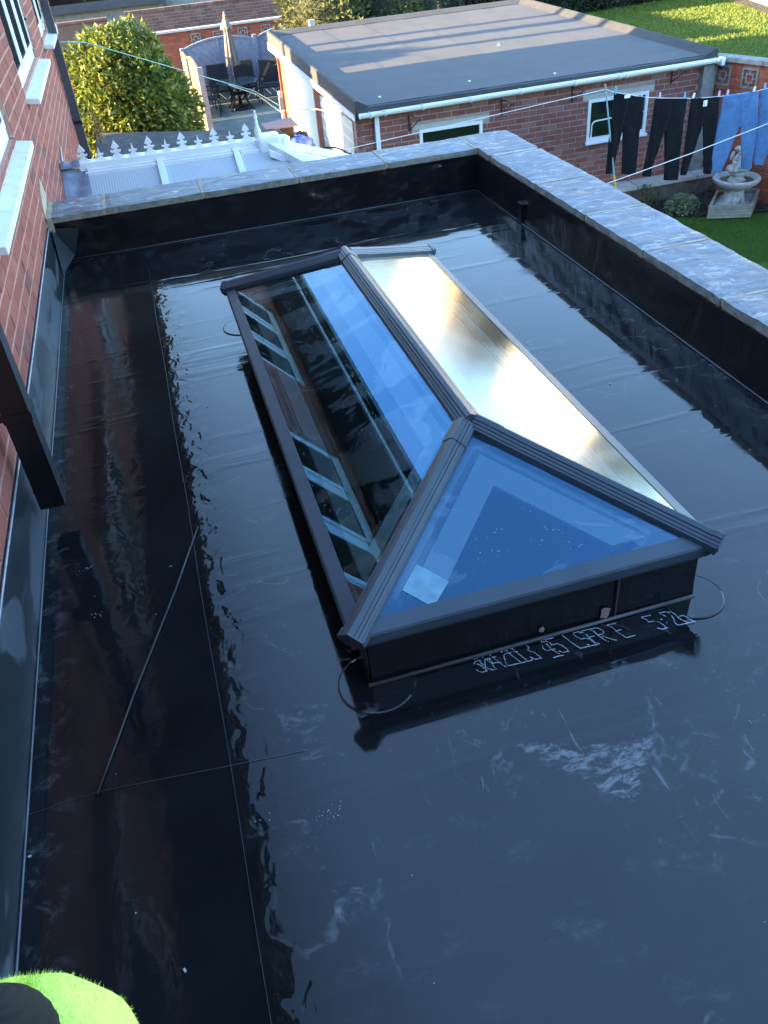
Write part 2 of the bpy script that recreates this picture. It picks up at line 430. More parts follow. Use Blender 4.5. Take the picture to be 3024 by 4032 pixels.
def solar_glass(name, tint, refl, ior, rough=0.0, grain=.5):
    """coated roof glass: mirror layer that strengthens with angle over a tinted clear pane, rain on it"""
    t = NT(name); t.n.remove(t.p); g = t.pos()
    tr = t.node("ShaderNodeBsdfTransparent"); tr.inputs[0].default_value = (*tint, 1)
    gl = t.node("ShaderNodeBsdfGlossy"); gl.inputs['Roughness'].default_value = rough
    fr = t.node("ShaderNodeFresnel"); fr.inputs[0].default_value = ior
    lw = t.node("ShaderNodeLayerWeight"); lw.inputs[0].default_value = .5
    t.link(t.mix(t.rampf(lw.outputs['Facing'], .45, .85), refl, (1, 1, 1)), gl.inputs[0])
    mx = t.node("ShaderNodeMixShader"); t.link(fr.outputs[0], mx.inputs[0]); t.link(tr.outputs[0], mx.inputs[1]); t.link(gl.outputs[0], mx.inputs[2])
    vo = t.node("ShaderNodeTexVoronoi"); t.link(g, vo.inputs['Vector']); vo.inputs['Scale'].default_value = 75
    drop = t.math('MULTIPLY', t.rampf(vo.outputs['Distance'], .22, .06), t.rampf(t.noise(g, 9, 4, .6), .53, .63))
    edge = t.rampf(t.noise(t.pos((1, 1.6, 1)), 3.2, 6, .62, .6), .54, .545)
    hh = drop
    if rough: hh = t.math('ADD', drop, t.math('MULTIPLY', t.noise(g, 240, 3, .7), 1.6)); t.inp(gl, 'Roughness', t.rampf(t.noise(g, 6, 4, .6), .4, .62, rough*.5, rough*1.8))
    t.link(t.bump(hh, grain, .003), gl.inputs['Normal'])
    # the film of rain left in patches carries a thin second mirror
    gl2 = t.node("ShaderNodeBsdfGlossy"); gl2.inputs[0].default_value = (.75, .88, 1, 1); gl2.inputs['Roughness'].default_value = .25
    mx2 = t.node("ShaderNodeMixShader"); t.link(t.math('ADD', t.math('MULTIPLY', edge, .05), t.math('MULTIPLY', drop, .22)), mx2.inputs[0])
    t.link(mx.outputs[0], mx2.inputs[1]); t.link(gl2.outputs[0], mx2.inputs[2])
    t.link(mx2.outputs[0], t.out.inputs[0])
    return t.mat
M['glass_solar'] = solar_glass('glass_solar', (.80, 1.0, 1.0), (.27, .60, .98), 2.6)
M['glass_fogged'] = solar_glass('glass_fogged', (.62, .98, 1.0), (.7, .85, 1.0), 3.2, .022, .035)
def clear_in():
    t = NT('glass_inner'); t.n.remove(t.p)
    tr = t.node("ShaderNodeBsdfTransparent"); tr.inputs[0].default_value = (.98, .99, .99, 1)
    t.link(tr.outputs[0], t.out.inputs[0]); return t.mat
M['glass_inner'] = clear_in()
def window_glass():
    t = NT('window_glass'); g = t.pos()
    t.inp(t.p, 'Base Color', t.ramp(t.noise(g, 2, 3), [(.3, (.004, .006, .006)), (.7, (.012, .016, .015))]))
    t.p.inputs['Roughness'].default_value = .02; t.p.inputs['IOR'].default_value = 1.6
    return t.mat
M['window_glass'] = window_glass()
def polycarb():
    t = NT('polycarbonate'); g = t.pos()
    sep = t.node("ShaderNodeSeparateXYZ"); t.link(g, sep.inputs[0])
    wv = t.math('SINE', t.math('MULTIPLY', sep.outputs[0], 2*math.pi/.020))
    t.inp(t.p, 'Base Color', t.mix(t.rampf(wv, -1, 1, 0, .35), (.44, .48, .50), (.60, .63, .65)))
    t.p.inputs['Roughness'].default_value = .25
    t.link(t.bump(wv, .25, .002), t.p.inputs['Normal'])
    return t.mat
M['polycarbonate'] = polycarb()

def leafmat(name, cs, rough=.4, trans=.25):
    t = NT(name); c = t.ramp(t.rnd(), cs)
    t.inp(t.p, 'Base Color', c); t.p.inputs['Roughness'].default_value = rough
    if trans:
        tl = t.node("ShaderNodeBsdfTranslucent"); t.link(c, tl.inputs[0])
        mx = t.node("ShaderNodeMixShader"); mx.inputs[0].default_value = trans
        t.link(t.p.outputs[0], mx.inputs[1]); t.link(tl.outputs[0], mx.inputs[2]); t.link(mx.outputs[0], t.out.inputs[0])
    return t.mat
M['leaf_laurel'] = leafmat('leaf_laurel', [(0, (.070, .125, .024)), (.45, (.125, .178, .030)), (.8, (.215, .24, .042)), (1, (.34, .33, .07))], .36, .32)
M['leaf_conifer'] = leafmat('leaf_conifer', [(0, (.055, .070, .020)), (.6, (.090, .105, .028)), (1, (.14, .15, .045))], .7)
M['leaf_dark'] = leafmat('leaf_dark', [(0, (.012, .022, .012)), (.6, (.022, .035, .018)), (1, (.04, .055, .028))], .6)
M['leaf_blue'] = leafmat('leaf_blue', [(0, (.025, .045, .04)), (1, (.055, .085, .075))], .7)
M['leaf_ivy'] = leafmat('leaf_ivy', [(0, (.09, .13, .06)), (.6, (.19, .23, .12)), (1, (.42, .44, .30))], .5)
M['grass_blade'] = leafmat('grass_blade', [(0, (.055, .14, .018)), (.6, (.085, .19, .026)), (1, (.13, .22, .04))], .6, .3)
M['grass_far'] = leafmat('grass_far', [(0, (.075, .125, .016)), (.6, (.11, .165, .022)), (1, (.17, .20, .035))], .6, .4)
M['leaf_dry'] = leafmat('leaf_dry', [(0, (.20, .13, .04)), (1, (.32, .22, .07))], .8)
def lawn():
    t = NT('lawn'); g = t.pos()
    c = t.ramp(t.noise(g, .9, 7, .7), [(.3, (.040, .085, .014)), (.55, (.060, .125, .020)), (.75, (.085, .135, .030))])
    f = t.noise(g, 60, 4, .7)
    c = t.mix(t.rampf(f, .3, .7, 0, .6), c, (.10, .17, .03))
    t.inp(t.p, 'Base Color', c); t.p.inputs['Roughness'].default_value = .9; t.p.inputs['Specular IOR Level'].default_value = .15
    t.link(t.bump(f, 1.0, .03), t.p.inputs['Normal'])
    return t.mat
M['lawn'] = lawn()

# ------------------------------------------------------------------ brickwork
def brick_wall(parent, O, U, N, L, H, bm, mm, holes=(), bl=.225, ch=.075, jt=.010, proud=.008, depth=.09, limit=300, seed=1, split=None, back=True):
    """bricks in stretcher bond over a mortar backing; the 300 that show largest are parts, the rest one part"""
    rnd = random.Random(seed); O = Vector(O); U = Vector(U).normalized(); N = Vector(N).normalized(); Z = Vector((0, 0, 1))
    us = sorted({0, L, *[h[0] for h in holes], *[h[1] for h in holes]}); vs = sorted({0, H, *[h[2] for h in holes], *[h[3] for h in holes]})
    us = [u for u in us if 0 <= u <= L]; vs = [v for v in vs if 0 <= v <= H]
    inh = lambda u, v: any(h[0] < u < h[1] and h[2] < v < h[3] for h in holes)
    mb = MB()
    for a, b in zip(us, us[1:]):
        for c, d in zip(vs, vs[1:]):
            if not inh((a+b)/2, (c+d)/2):
                mb.obox(O+U*a+Z*c-N*depth, U*(b-a), N*depth, Z*(d-c))
    mb.build('mortar', mm, parent)
    bricks = []
    nrow = int(H/ch+.5)
    for r in range(nrow):
        v0, v1 = r*ch+jt/2, min((r+1)*ch-jt/2, H)
        if v1-v0 < .02: continue
        u = -(bl/2 if r % 2 else 0)
        while u < L:
            a, b = max(u+jt/2, 0), min(u+bl-jt/2, L); u += bl
            if b-a < .03: continue
            segs = [(a, b)]
            for h in holes:
                if v0 < h[3]-.005 and v1 > h[2]+.005:
                    ns = []
                    for (p, q) in segs:
                        if q <= h[0] or p >= h[1]: ns.append((p, q)); continue
                        if p < h[0]: ns.append((p, h[0]))
                        if q > h[1]: ns.append((h[1], q))
                    segs = ns
            for (p, q) in segs:
                if q-p > .025: bricks.append((p, q, v0, v1))
    def size(b):
        k = [proj(O+U*b[i]+Z*b[j]) for i, j in ((0, 2), (1, 2), (1, 3), (0, 3))]
        if any(q is None for q in k): return 0
        cx = sum(q[0] for q in k)/4; cy = sum(q[1] for q in k)/4
        ar = abs(sum(k[i][0]*k[(i+1) % 4][1]-k[(i+1) % 4][0]*k[i][1] for i in range(4)))/2
        if not (-150 < cx < 3170 and -150 < cy < 4180): return ar*1e-6
        return ar
    bricks.sort(key=size, reverse=True)
    cache = {}
    rot = Matrix((U, N, Z)).transposed().to_4x4()
    big = bricks[:limit]; rest = bricks[limit:]
    for (p, q, c, d) in big:
        if size((p, q, c, d)) < 20: rest.append((p, q, c, d)); continue
        key = (round(q-p, 3), round(d-c, 3), rnd.randint(0, 2))
        if key not in cache:
            w_, h_ = (q-p)/2, (d-c)/2; e = .004; j = lambda: rnd.uniform(-.0015, .0015)
            vsx = [(-w_, 0, -h_), (w_, 0, -h_), (w_, 0, h_), (-w_, 0, h_)]
            vsx += [(x*(1-e/w_), proud+j(), z*(1-e/h_)) for x, _, z in vsx]
            me = bpy.data.meshes.new('brick')
            me.from_pydata(vsx, [], [(4,5,6,7)[::-1], (0,1,5,4)[::-1], (1,2,6,5)[::-1], (2,3,7,6)[::-1], (3,0,4,7)[::-1], (0,1,2,3)])
            me.materials.append(bm); cache[key] = me
        o = bpy.data.objects.new('brick', cache[key]); col.objects.link(o); adopt(o, parent)
        mw = rot.copy(); mw.translation = O+U*(p+q)/2+Z*(c+d)/2+N*rnd.uniform(-.001, .002)
        o.matrix_basis = mw
    if rest:
        mb = MB()
        for (p, q, c, d) in rest:
            pr = proud+rnd.uniform(-.002, .002); e = .004
            A = [O+U*p+Z*c, O+U*q+Z*c, O+U*q+Z*d, O+U*p+Z*d]
            Bq = [O+U*(p+e)+Z*(c+e)+N*pr, O+U*(q-e)+Z*(c+e)+N*pr, O+U*(q-e)+Z*(d-e)+N*pr, O+U*(p+e)+Z*(d-e)+N*pr]
            fs = [(4,5,6,7), (0,1,5,4), (1,2,6,5), (2,3,7,6), (3,0,4,7)]
            nrm = (Bq[1]-Bq[0]).cross(Bq[3]-Bq[0])
            if nrm.dot(N) < 0: fs = [f[::-1] for f in fs]
            mb.add(A+Bq, fs)
        mb.build('brick_course', bm, parent, kind='stuff')

# ------------------------------------------------------------------ ground
GZ = -2.7
mb = MB(); mb.add([(-150,-60,GZ),(260,-60,GZ),(260,300,GZ),(-150,300,GZ)], [(0,1,2,3)])
kindof(mb.build('ground', M['lawn']), 'structure')
mb = MB(); mb.prism([(-.9,11,GZ+.004),(2.92,11,GZ+.004),(2.92,18.9,GZ+.004),(4.4,18.9,GZ+.004),(4.4,25.9,GZ+.004),(-3,25.9,GZ+.004)], (0,0,.03))
kindof(mb.build('patio', M['patio']), 'structure')

# ------------------------------------------------------------------ flat roof (rubber deck)
XL, XR, YN, YF = -.670, 2.059, -3.0, 5.353
LX0, LX1, LY0, LY1 = .250, 1.205, 1.468, 3.872         # lantern curb
mb = MB()
xs = [XL, LX0+.03, LX1-.03, XR]; ys = [YN, LY0+.03, LY1-.03, YF]
for i in range(3):
    for j in range(3):
        if (i, j) != (1, 1): mb.add([(xs[i],ys[j],0),(xs[i+1],ys[j],0),(xs[i+1],ys[j+1],0),(xs[i],ys[j+1],0)], [(0,1,2,3)])
deck = kindof(mb.build('flat_roof', M['membrane_floor']), 'structure')
def strip(p, q, wdt, name, mat, z=.003, h=.003, parent=deck):
    p = Vector((p[0], p[1], z)); q = Vector((q[0], q[1], z)); d = (q-p).normalized(); n = Vector((-d.y, d.x, 0))*wdt/2
    b = MB(); b.prism([p-n, q-n, q+n, p+n], (0, 0, h)); return b.build(name, mat, parent)
def seam(pts, name='lap_seam', r=.0010):
    b = MB(); b.tube([(x, y, .001) for x, y in pts], r, 6); return b.build(name, M['seam_dark'], deck)
M['seam_dark'] = simple('seam_dark', (.035, .039, .043), .3, .3, 20)
M['seam'] = simple('seam', (.085, .092, .10), .35, .2, 20)
f0 = px(54, 3229, 'z', 0); f1 = px(1200, 2958, 'z', 0)
seam([(XL+.003, f0.y+.0), (f0.x+.2, f0.y+.012), (f1.x, f1.y)])
a = px(1850, 890, 'z', 0); b_ = px(2200, 1060, 'z', 0)
seam([(XL+.02, 4.62), (XR-.35, 4.66)], r=.0007)
seam([(px(2150,1010,'z',0).x, px(2150,1010,'z',0).y), (XR-.01, px(2150,1010,'z',0).y+.05)], r=.0008)
seam([(-.152+.002*math.sin(k*.7), .0+4.95*k/40) for k in range(41)], 'lap_seam', .0007)
# round reinforcing patches at the lantern corners
for cx, cy, r in ((.262, 1.462, .105), (1.20, 1.462, .092), (.255, 3.89, .10), (1.20, 3.88, .10)):
    b = MB(); b.lathe([(r, 0), (r, .0016), (r-.004, .0030), (.001, .0032)], (cx, cy, .0012), 40)
    cp = b.build('corner_patch', M['membrane_floor'], deck)
    b = MB(); b.tube([(cx+r*math.cos(2*math.pi*k/48), cy+r*math.sin(2*math.pi*k/48), .0028) for k in range(49)], .0007, 5); b.build('patch_edge', M['seam_dark'], cp)
# white bits of dried grit lying on the rubber
b = MB(); rg = random.Random(3)
for k in range(110):
    x, y = rg.uniform(XL+.03, XR-.03), rg.uniform(.55, YF-.02)
    if LX0-.1 < x < LX1+.1 and LY0-.1 < y < LY1+.1: continue
    s = rg.uniform(.0012, .0036)*(1 if k % 9 else 2.2); a = rg.uniform(0, 6)
    b.obox((x, y, .0006), (s*math.cos(a), s*math.sin(a), 0), (-s*.6*math.sin(a), s*.6*math.cos(a), 0), (0, 0, s*.5))
for (u, v, n_) in ((1290,3208,14), (1320,3190,10), (790,1990,6), (250,900,5), (2985,2825,9), (2560,2600,5), (1040,3240,6), (690,2230,6), (330,2240,9), (380,2420,8)):
    c = px(u, v, 'z', 0)
    for k in range(n_):
        s = rg.uniform(.0012, .0034); a = rg.uniform(0, 6); x, y = c.x+rg.gauss(0, .02), c.y+rg.gauss(0, .010)
        if x < XL+.01: x = XL+.02
        b.obox((x, y, .0006), (s*math.cos(a), s*math.sin(a), 0), (-s*.6*math.sin(a), s*.6*math.cos(a), 0), (0, 0, s*.4))
b.build('grit', M['dust'], deck, kind='stuff')

# dotted factory stamp printed along the front flashing of the lantern
def stroke_dots(zo, strokes, out):
    for pl in strokes:
        P = [px(zo[0]+u/4.1475, zo[1]+v/4.1475, 'z', 0) for u, v in pl]
        for p, q in zip(P, P[1:]):
            n = max(1, round((q-p).length/.0036))
            for k in range(n+1): out.append(p.lerp(q, k/n))
dots = []
stroke_dots((1800, 2500), [
 [(105,415),(245,378)],[(245,400),(280,412)],[(300,360),(365,352),(420,385)],[(300,395),(325,405)],
 [(280,490),(280,465),(310,445),(380,435)],[(330,495),(365,505),(410,530),(430,555)],[(375,460),(410,495),(445,522),(470,545),(500,570),(550,575)],
 [(320,590),(345,608),(375,618)],[(400,630),(490,608)],[(455,560),(475,600)],[(460,520),(455,455),(450,420),(490,405)],[(490,420),(510,450),(545,475),(570,490)],
 [(525,400),(545,440),(575,470)],[(510,335),(545,350)],[(600,300),(685,272),(735,300)],[(575,385),(620,375)],[(580,380),(605,400),(640,430),(670,455),(720,490),(755,520),(795,535)],
 [(580,480),(720,465)],[(585,515),(610,550)],[(565,592),(635,575)],[(765,355),(768,390),(785,435),(785,465),(805,490),(820,512)],[(775,275),(820,280)],[(785,250),(790,270)],
 [(780,330),(825,315),(880,305)],[(855,325),(890,355),(935,385),(965,415),(1000,435),(1025,455)],[(845,520),(985,488)],[(1010,485),(1225,430)],[(885,245),(930,258)],[(895,228),(900,245)],
 [(930,290),(980,290)],[(970,300),(1000,330),(1045,360),(1085,395),(1135,430)],[(980,203),(1115,170),(1140,195),(1175,230),(1150,260),(1160,275),(1195,288),(1240,295),(1270,310),(1300,340),(1340,360),(1355,390)],
 [(1195,382),(1250,408)],[(1280,415),(1375,398)],[(1375,130),(1420,135)],[(1375,110),(1375,125)],[(1410,98),(1560,68)],[(1440,118),(1465,125)],[(1510,150),(1530,160),(1540,185),(1640,158)],
 [(1460,165),(1500,210),(1540,245),(1580,270),(1620,295),(1640,315)],[(1395,200),(1400,235),(1440,265),(1470,278),(1595,245)],[(1575,390),(1659,362)]], dots)
stroke_dots((2150, 2420), [
 [(190,490),(210,505),(250,515),(290,545),(345,585),(355,615)],[(285,635),(370,620)],[(215,615),(255,628)],[(200,700),(285,680)],[(110,600),(150,620),(185,645),(210,655)],
 [(270,358),(300,385),(360,430),(390,460),(440,490),(490,525),(545,560)],[(555,570),(705,535)],[(525,298),(450,320),(455,350),(505,385),(545,405),(575,418),(650,402)],[(545,315),(600,310)],
 [(565,288),(820,232),(870,252),(935,280),(935,330),(835,352)],[(725,268),(755,282),(800,310),(835,350),(885,383),(930,415),(985,450),(1015,460)],[(920,372),(965,385),(1030,405),(1095,428),(1145,435)],
 [(655,340),(690,385),(780,370)],[(690,385),(730,420),(770,450),(800,480),(835,480),(865,497)],[(680,410),(720,430),(760,460)],[(670,507),(705,517)],[(735,528),(830,510)],[(790,490),(800,510)],
 [(1000,188),(1135,157)],[(1015,203),(1045,212),(1100,245),(1135,275),(1175,315),(1240,350),(1290,385)],[(1140,288),(1220,265)],[(1310,395),(1445,358)]], dots)
stroke_dots((2450, 2380), [
 [(315,225),(450,195)],[(325,240),(360,252),(405,275),(425,305),(530,287),(550,297),(600,310),(640,335),(690,365),(705,395)],[(645,422),(740,400)],[(575,402),(615,413)],
 [(610,157),(710,135),(765,157)],[(630,175),(655,188),(705,210)],[(780,130),(810,150),(860,178),(890,215),(930,250),(980,275),(1050,305)],[(805,205),(840,260),(850,305),(890,350)],
 [(910,357),(1060,325)],[(1080,318),(1180,298)],[(915,225),(930,212),(985,202),(1020,208),(1060,235),(1095,255),(1140,270),(1145,300)],[(630,262),(645,260)],[(720,315),(726,315)]], dots)
b = MB()
for p in dots:
    r = rg.uniform(.0014, .0020)
    b.add([(p.x+r*math.cos(k*math.pi/3), p.y+r*math.sin(k*math.pi/3), .0046) for k in range(6)], [tuple(range(6))])
b.build('stamped_lettering', M['chalk'], deck, label='dotted white stamp lettering along the lantern front')

# loose black strip lying across the deck
p, q = px(782, 2080, 'z', 0), px(385, 3135, 'z', 0)
b = MB(); b.tube([(p.x, p.y, .007), (p.lerp(q,.3).x+.004, p.lerp(q,.3).y, .006), (p.lerp(q,.7).x-.003, p.lerp(q,.7).y, .006), (q.x, q.y, .006)], .0032, 8)
tag(b.build('rubber_strip', simple('strip_rubber', (.03,.033,.036), .35, .2, 20), smooth=True), 'thin dark rubber strip lying loose across the wet flat roof', 'strip')

# ------------------------------------------------------------------ upstands
def wrinkled(name, fn, nu, nv, mat, parent, amp, sc_=(7, 2.5), nrm=(1, 0, 0), off=0):
    nrm = Vector(nrm)
    def f(u, v):
        p = Vector(fn(u, v)); s = noise.fractal(Vector((p.x*sc_[0]+off, p.y*sc_[0], p.z*sc_[1]*6)), .8, 2.1, 4)
        k = noise.noise(Vector((p.x*2.2+off, p.y*2.2, 3.3)))
        edge = min(1, 6*min(v, 1-v)+.05)
        return p+nrm*amp*edge*(s*(.6+k)+.25)
    b = MB(); b.grid(f, nu, nv); return b.build(name, mat, parent, smooth=True)
par = thing('parapet_wall', 'low parapet wall topped with riven slate copings round the wet black roof', 'wall', (XR, YF, 0))
wrinkled('membrane_upstand', lambda u, v: (XL+(XR-XL)*u, YF-.004-.010*(1-v)**3, .225*v), 150, 14, M['membrane'], par, .016, (5, 1.2), (0, -1, 0))
wrinkled('membrane_upstand', lambda u, v: (XR-.004-.010*(1-v)**3, YF+(YN-YF)*u, .225*v), 300, 12, M['membrane'], par, .011, (4, 1.0), (-1, 0, 0), 9)
# thin welded lip where the upstand meets the deck
b = MB(); b.tube([(XL, YF-.016, .004), (XL+.9, YF-.02, .005), (XR-.9, YF-.014, .004), (XR, YF-.016, .004)], .0042, 6)
b.tube([(XR-.015, YF, .004), (XR-.019, 4.6, .005), (XR-.014, 3.4, .004), (XR-.02, 2.2, .005), (XR-.015, YN, .004)], .0038, 6)
b.build('welded_lip', M['seam'], par, smooth=True)
# rain outlet slot
b = MB(); q = px(2052, 845, 'x', XR-.01)
for y0, y1, z0, z1 in ((q.y-.035, q.y-.03, .0, .115), (q.y+.03, q.y+.035, .0, .115), (q.y-.035, q.y+.035, .11, .116)):
    b.box((XR-.024, y0, z0), (XR+.02, y1, z1))
b.box((XR-.0235, q.y-.0295, .004), (XR-.020, q.y+.0295, .109))
b.build('rain_outlet', M['black_plastic'], par)
# brick core
b = MB(); b.box((XR+.012, YN, -2.7), (XR+.325, YF+.33, .228)); b.box((XL-.005, YF+.014, -2.7), (XR+.009, YF+.33, .228))
b.build('wall', M['brick_garage'], par)
# mortar bed and coping stones
PX0, PX1, PY0, PY1, CZ0, CZ1 = 2.056, 2.393, 5.331, 5.672, .232, .2695
b = MB(); b.box((PX0+.012, YN, CZ0-.003), (PX1-.012, PY1-.012, CZ1-.006)); b.box((XL+.035, PY0+.012, CZ0-.003), (PX0+.011, PY1-.012, CZ1-.006))
b.build('mortar', M['mortar_buff'], par)
def coping(x0, x1, y0, y1, seed):
    rc = random.Random(seed); nx, ny = max(6, int((x1-x0)/.03)), max(6, int((y1-y0)/.03))
    def jag(t, s): return .004*noise.fractal(Vector((t*14, seed*3.1+s, 0)), .9, 2, 3)
    V = {}; mbq = MB()
    def P(i, j):
        u, v = i/nx, j/ny
        x = x0+(x1-x0)*u; y = y0+(y1-y0)*v
        if i == 0: x += jag(y, 0)
        if i == nx: x += jag(y, 1)
        if j == 0: y += jag(x, 2)
        if j == ny: y += jag(x, 3)
        e = min(u, 1-u)*(x1-x0) < .012 or min(v, 1-v)*(y1-y0) < .012
        z = CZ1+.0042*noise.fractal(Vector((x*6, y*9, seed)), .9, 2.1, 4)+tilt[0]*(u-.5)+tilt[1]*(v-.5)-(.003 if e else 0)
        return (x, y, z)
    tilt = (rc.uniform(-.004, .004), rc.uniform(-.004, .004))
    top = [P(i, j) for j in range(ny+1) for i in range(nx+1)]
    mbq.add(top, [(j*(nx+1)+i, j*(nx+1)+i+1, (j+1)*(nx+1)+i+1, (j+1)*(nx+1)+i) for j in range(ny) for i in range(nx)])
    edge = [i for i in range(nx+1)]+[(j)*(nx+1)+nx for j in range(1, ny+1)]+[ny*(nx+1)+i for i in range(nx-1, -1, -1)]+[j*(nx+1) for j in range(ny-1, 0, -1)]
    n = len(edge); lo = []; mid = []
    for k in edge:
        x, y, z = top[k]; q = .003*noise.noise(Vector((x*40, y*40, seed)))
        cx, cy = (x0+x1)/2, (y0+y1)/2
        dx = .004 if x < cx else -.004
        mid.append((x+q, y+q, CZ0+.018)); lo.append((x-q, y+q, CZ0))
    vs = [top[k] for k in edge]+mid+lo
    fs = [(k, n+k, n+(k+1) % n, (k+1) % n) for k in range(n)]+[(n+k, 2*n+k, 2*n+(k+1) % n, n+(k+1) % n) for k in range(n)]
    mbq.add(vs, fs, 1); mbq.add(lo, [tuple(range(n))[::-1]], 1)
    mbq.build('coping_stone', [M['slate'], M['slate_edge']], par)
jn = .0095
jy = [5.112, 4.438, 3.832, 3.262, 2.663, 2.06, 1.46, .86, .26, -.34, -.94, -1.54, -2.14, -2.74]
coping(PX0, PX1, jy[0]+.030, PY1, 1)
b = MB(); b.box((PX0+.02, jy[0]-.008, CZ0+.01), (PX1-.03, jy[0]+.018, CZ1+.001)); b.build('mortar_fillet', simple('fillet', (.50,.47,.42), .9, .2, 20, .5, .004), par)
for k in range(len(jy)-1): coping(PX0, PX1, jy[k+1]+jn, jy[k]-(jn if k else .016), 10+k)
jx = [XL+.032, -.329, .267, .857, 1.442, 2.046]
for k in range(5): coping(jx[k]+(jn if k else 0), jx[k+1]-jn, PY0, PY1, 40+k)
# pointed mortar in the joints, a hair below the stone
b = MB()
for y in jy[1:]: b.box((PX0+.004, y-jn+.0005, CZ0+.004), (PX1-.004, y+jn-.0005, CZ1-.0005))
for x in jx[1:]: b.box((x-jn+.0005, PY0+.004, CZ0+.004), (x+jn-.0005, PY1-.004, CZ1-.0005))
b.build('joint_pointing', M['mortar_buff'], par)
b = MB(); b.obox((XL+.002, PY0-.008, CZ0-.05), (.030, 0, 0), (0, .36, 0), (0, 0, .085)); b.build('mortar_patch', M['mortar_buff'], par)

# ------------------------------------------------------------------ house
XW = -.680
hs = thing('brick_house', 'red brick house wall with white windows along the left of the flat roof', 'house', (XW, 5, GZ))
WY0, WY1, WZ1 = -4.0, 11.1, 2.13
wins = [(3.42, 5.20, .74, 2.06), (6.33, 8.10, .775, 2.06), (9.05, 10.15, .775, 2.06), (-1.2, 1.9, .74, 2.06)]
Z0h = .06
brick_wall(hs, (XW, WY0, Z0h), (0,1,0), (1,0,0), WY1-WY0, WZ1-Z0h, M['brick_house'], M['mortar_pink'],
           holes=[(a-WY0, b-WY0, c-Z0h, d-Z0h) for a, b, c, d in wins], ch=.0765, bl=.225, jt=.0125, proud=.0022, seed=4)
brick_wall(hs, (XW, 5.68, GZ), (0,1,0), (1,0,0), WY1-5.68, Z0h-GZ, M['brick_house'], M['mortar_pink'], ch=.0765, proud=.0075, seed=5, limit=120)
b = MB()
b.box((-4.6, WY0, GZ), (XW-.092, WY1, WZ1)); b.box((-8.2, -6, GZ), (-4.61, 13.5, 4.6)); b.box((-8.2, 13.5, 1.42), (-4.61, 14.62, 4.6)); b.box((XW, -3.6, GZ), (5.5, -3.02, 3.6))  # unseen rear block with an overhang added to throw shade on the garage
b.build('wall_core', M['brick_house'], hs)
b = MB(); b.prism([(-4.6, WY0, WZ1+.165), (-.30, WY0, WZ1+.165), (-4.6, WY0, WZ1+2.6)], (0, WY1-WY0+.15, 0)); b.build('roof', M['roof_tile'], hs)
b = MB(); b.prism([(-8.6, -6, 4.61), (-4.3, -6, 4.61), (-6.4, -6, 6.5)], (0, 20.7, 0)); b.build('roof', M['roof_tile'], hs)
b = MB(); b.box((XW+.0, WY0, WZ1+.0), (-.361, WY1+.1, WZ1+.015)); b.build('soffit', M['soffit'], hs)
b = MB(); b.box((-.360, WY0, WZ1-.004), (-.343, WY1+.1, WZ1+.16)); b.build('fascia', M['upvc_dirty'], hs)
b = MB(); pts = [(-.3425+.072*(.5-.5*math.cos(a)) , WZ1+.10-.055*math.sin(a)) for a in [math.pi*k/8 for k in range(9)]]
inner = [(-.3065+(x+.3065)*.92, z+.003) for x, z in pts][::-1]
b.prism([(x, WY0, z) for x, z in pts+inner], (0, WY1-WY0+.1, 0)); b.build('gutter', M['black_plastic'], hs)
def house_window(y0, y1, z0, z1, n):
    g = MB(); d0, d1 = XW-.085, XW-.025; fw = .065
    o = None
    fr = MB()
    for a in ((y0, y0+fw, z0, z1), (y1-fw, y1, z0, z1)): fr.box((d0, a[0], a[2]), (d1, a[1], a[3]))
    fr.box((d0, y0+fw, z0), (d1, y1-fw, z0+fw)); fr.box((d0, y0+fw, z1-fw), (d1, y1-fw, z1))
    for k in range(1, n): yy = y0+(y1-y0)*k/n; fr.box((d0+.001, yy-.04, z0+fw), (d1-.001, yy+.04, z1-fw))
    w_ = fr.build('window', M['upvc'], hs, bevel=.004)
    for k in range(n):
        a = y0+(y1-y0)*k/n+(fw if k == 0 else .04); c = y0+(y1-y0)*(k+1)/n-(fw if k == n-1 else .04)
        s = MB(); e = .045
        for q in ((a+.004, a+e, z0+fw+.004, z1-fw-.004), (c-e, c-.004, z0+fw+.004, z1-fw-.004)): s.box((d0+.005, q[0], q[2]), (d1+.012, q[1], q[3]))
        s.box((d0+.005, a+e, z0+fw+.004), (d1+.012, c-e, z0+fw+e)); s.box((d0+.005, a+e, z1-fw-e), (d1+.012, c-e, z1-fw-.004))
        s.build('sash', M['upvc'], w_, bevel=.004)
        t_ = MB()
        i0, i1, k0, k1 = a+e, c-e, z0+fw+e, z1-fw-e
        for q in ((i0, i0+.008, k0, k1), (i1-.008, i1, k0, k1)): t_.box((d0+.006, q[0], q[2]), (d1+.006, q[1], q[3]))
        t_.box((d0+.006, i0+.008, k0), (d1+.006, i1-.008, k0+.008)); t_.box((d0+.006, i0+.008, k1-.008), (d1+.006, i1-.008, k1))
        t_.build('gasket', M['gasket'], w_)
        p_ = MB(); p_.box((d0+.02, i0+.008, k0+.008), (d0+.034, i1-.008, k1-.008)); p_.build('pane', M['window_glass'], w_)
    s = MB(); s.prism([(d0, y0-.03, z0-.004), (d0, y0-.03, z0-.04), (XW+.085, y0-.03, z0-.062), (XW+.085, y0-.03, z0-.030)], (0, y1-y0+.06, 0))
    s.build('sill', M['upvc_dirty'], w_, bevel=.003)
for (a, b2, c, d), n in zip(wins, (3, 3, 2, 3)): house_window(a, b2, c, d, n)
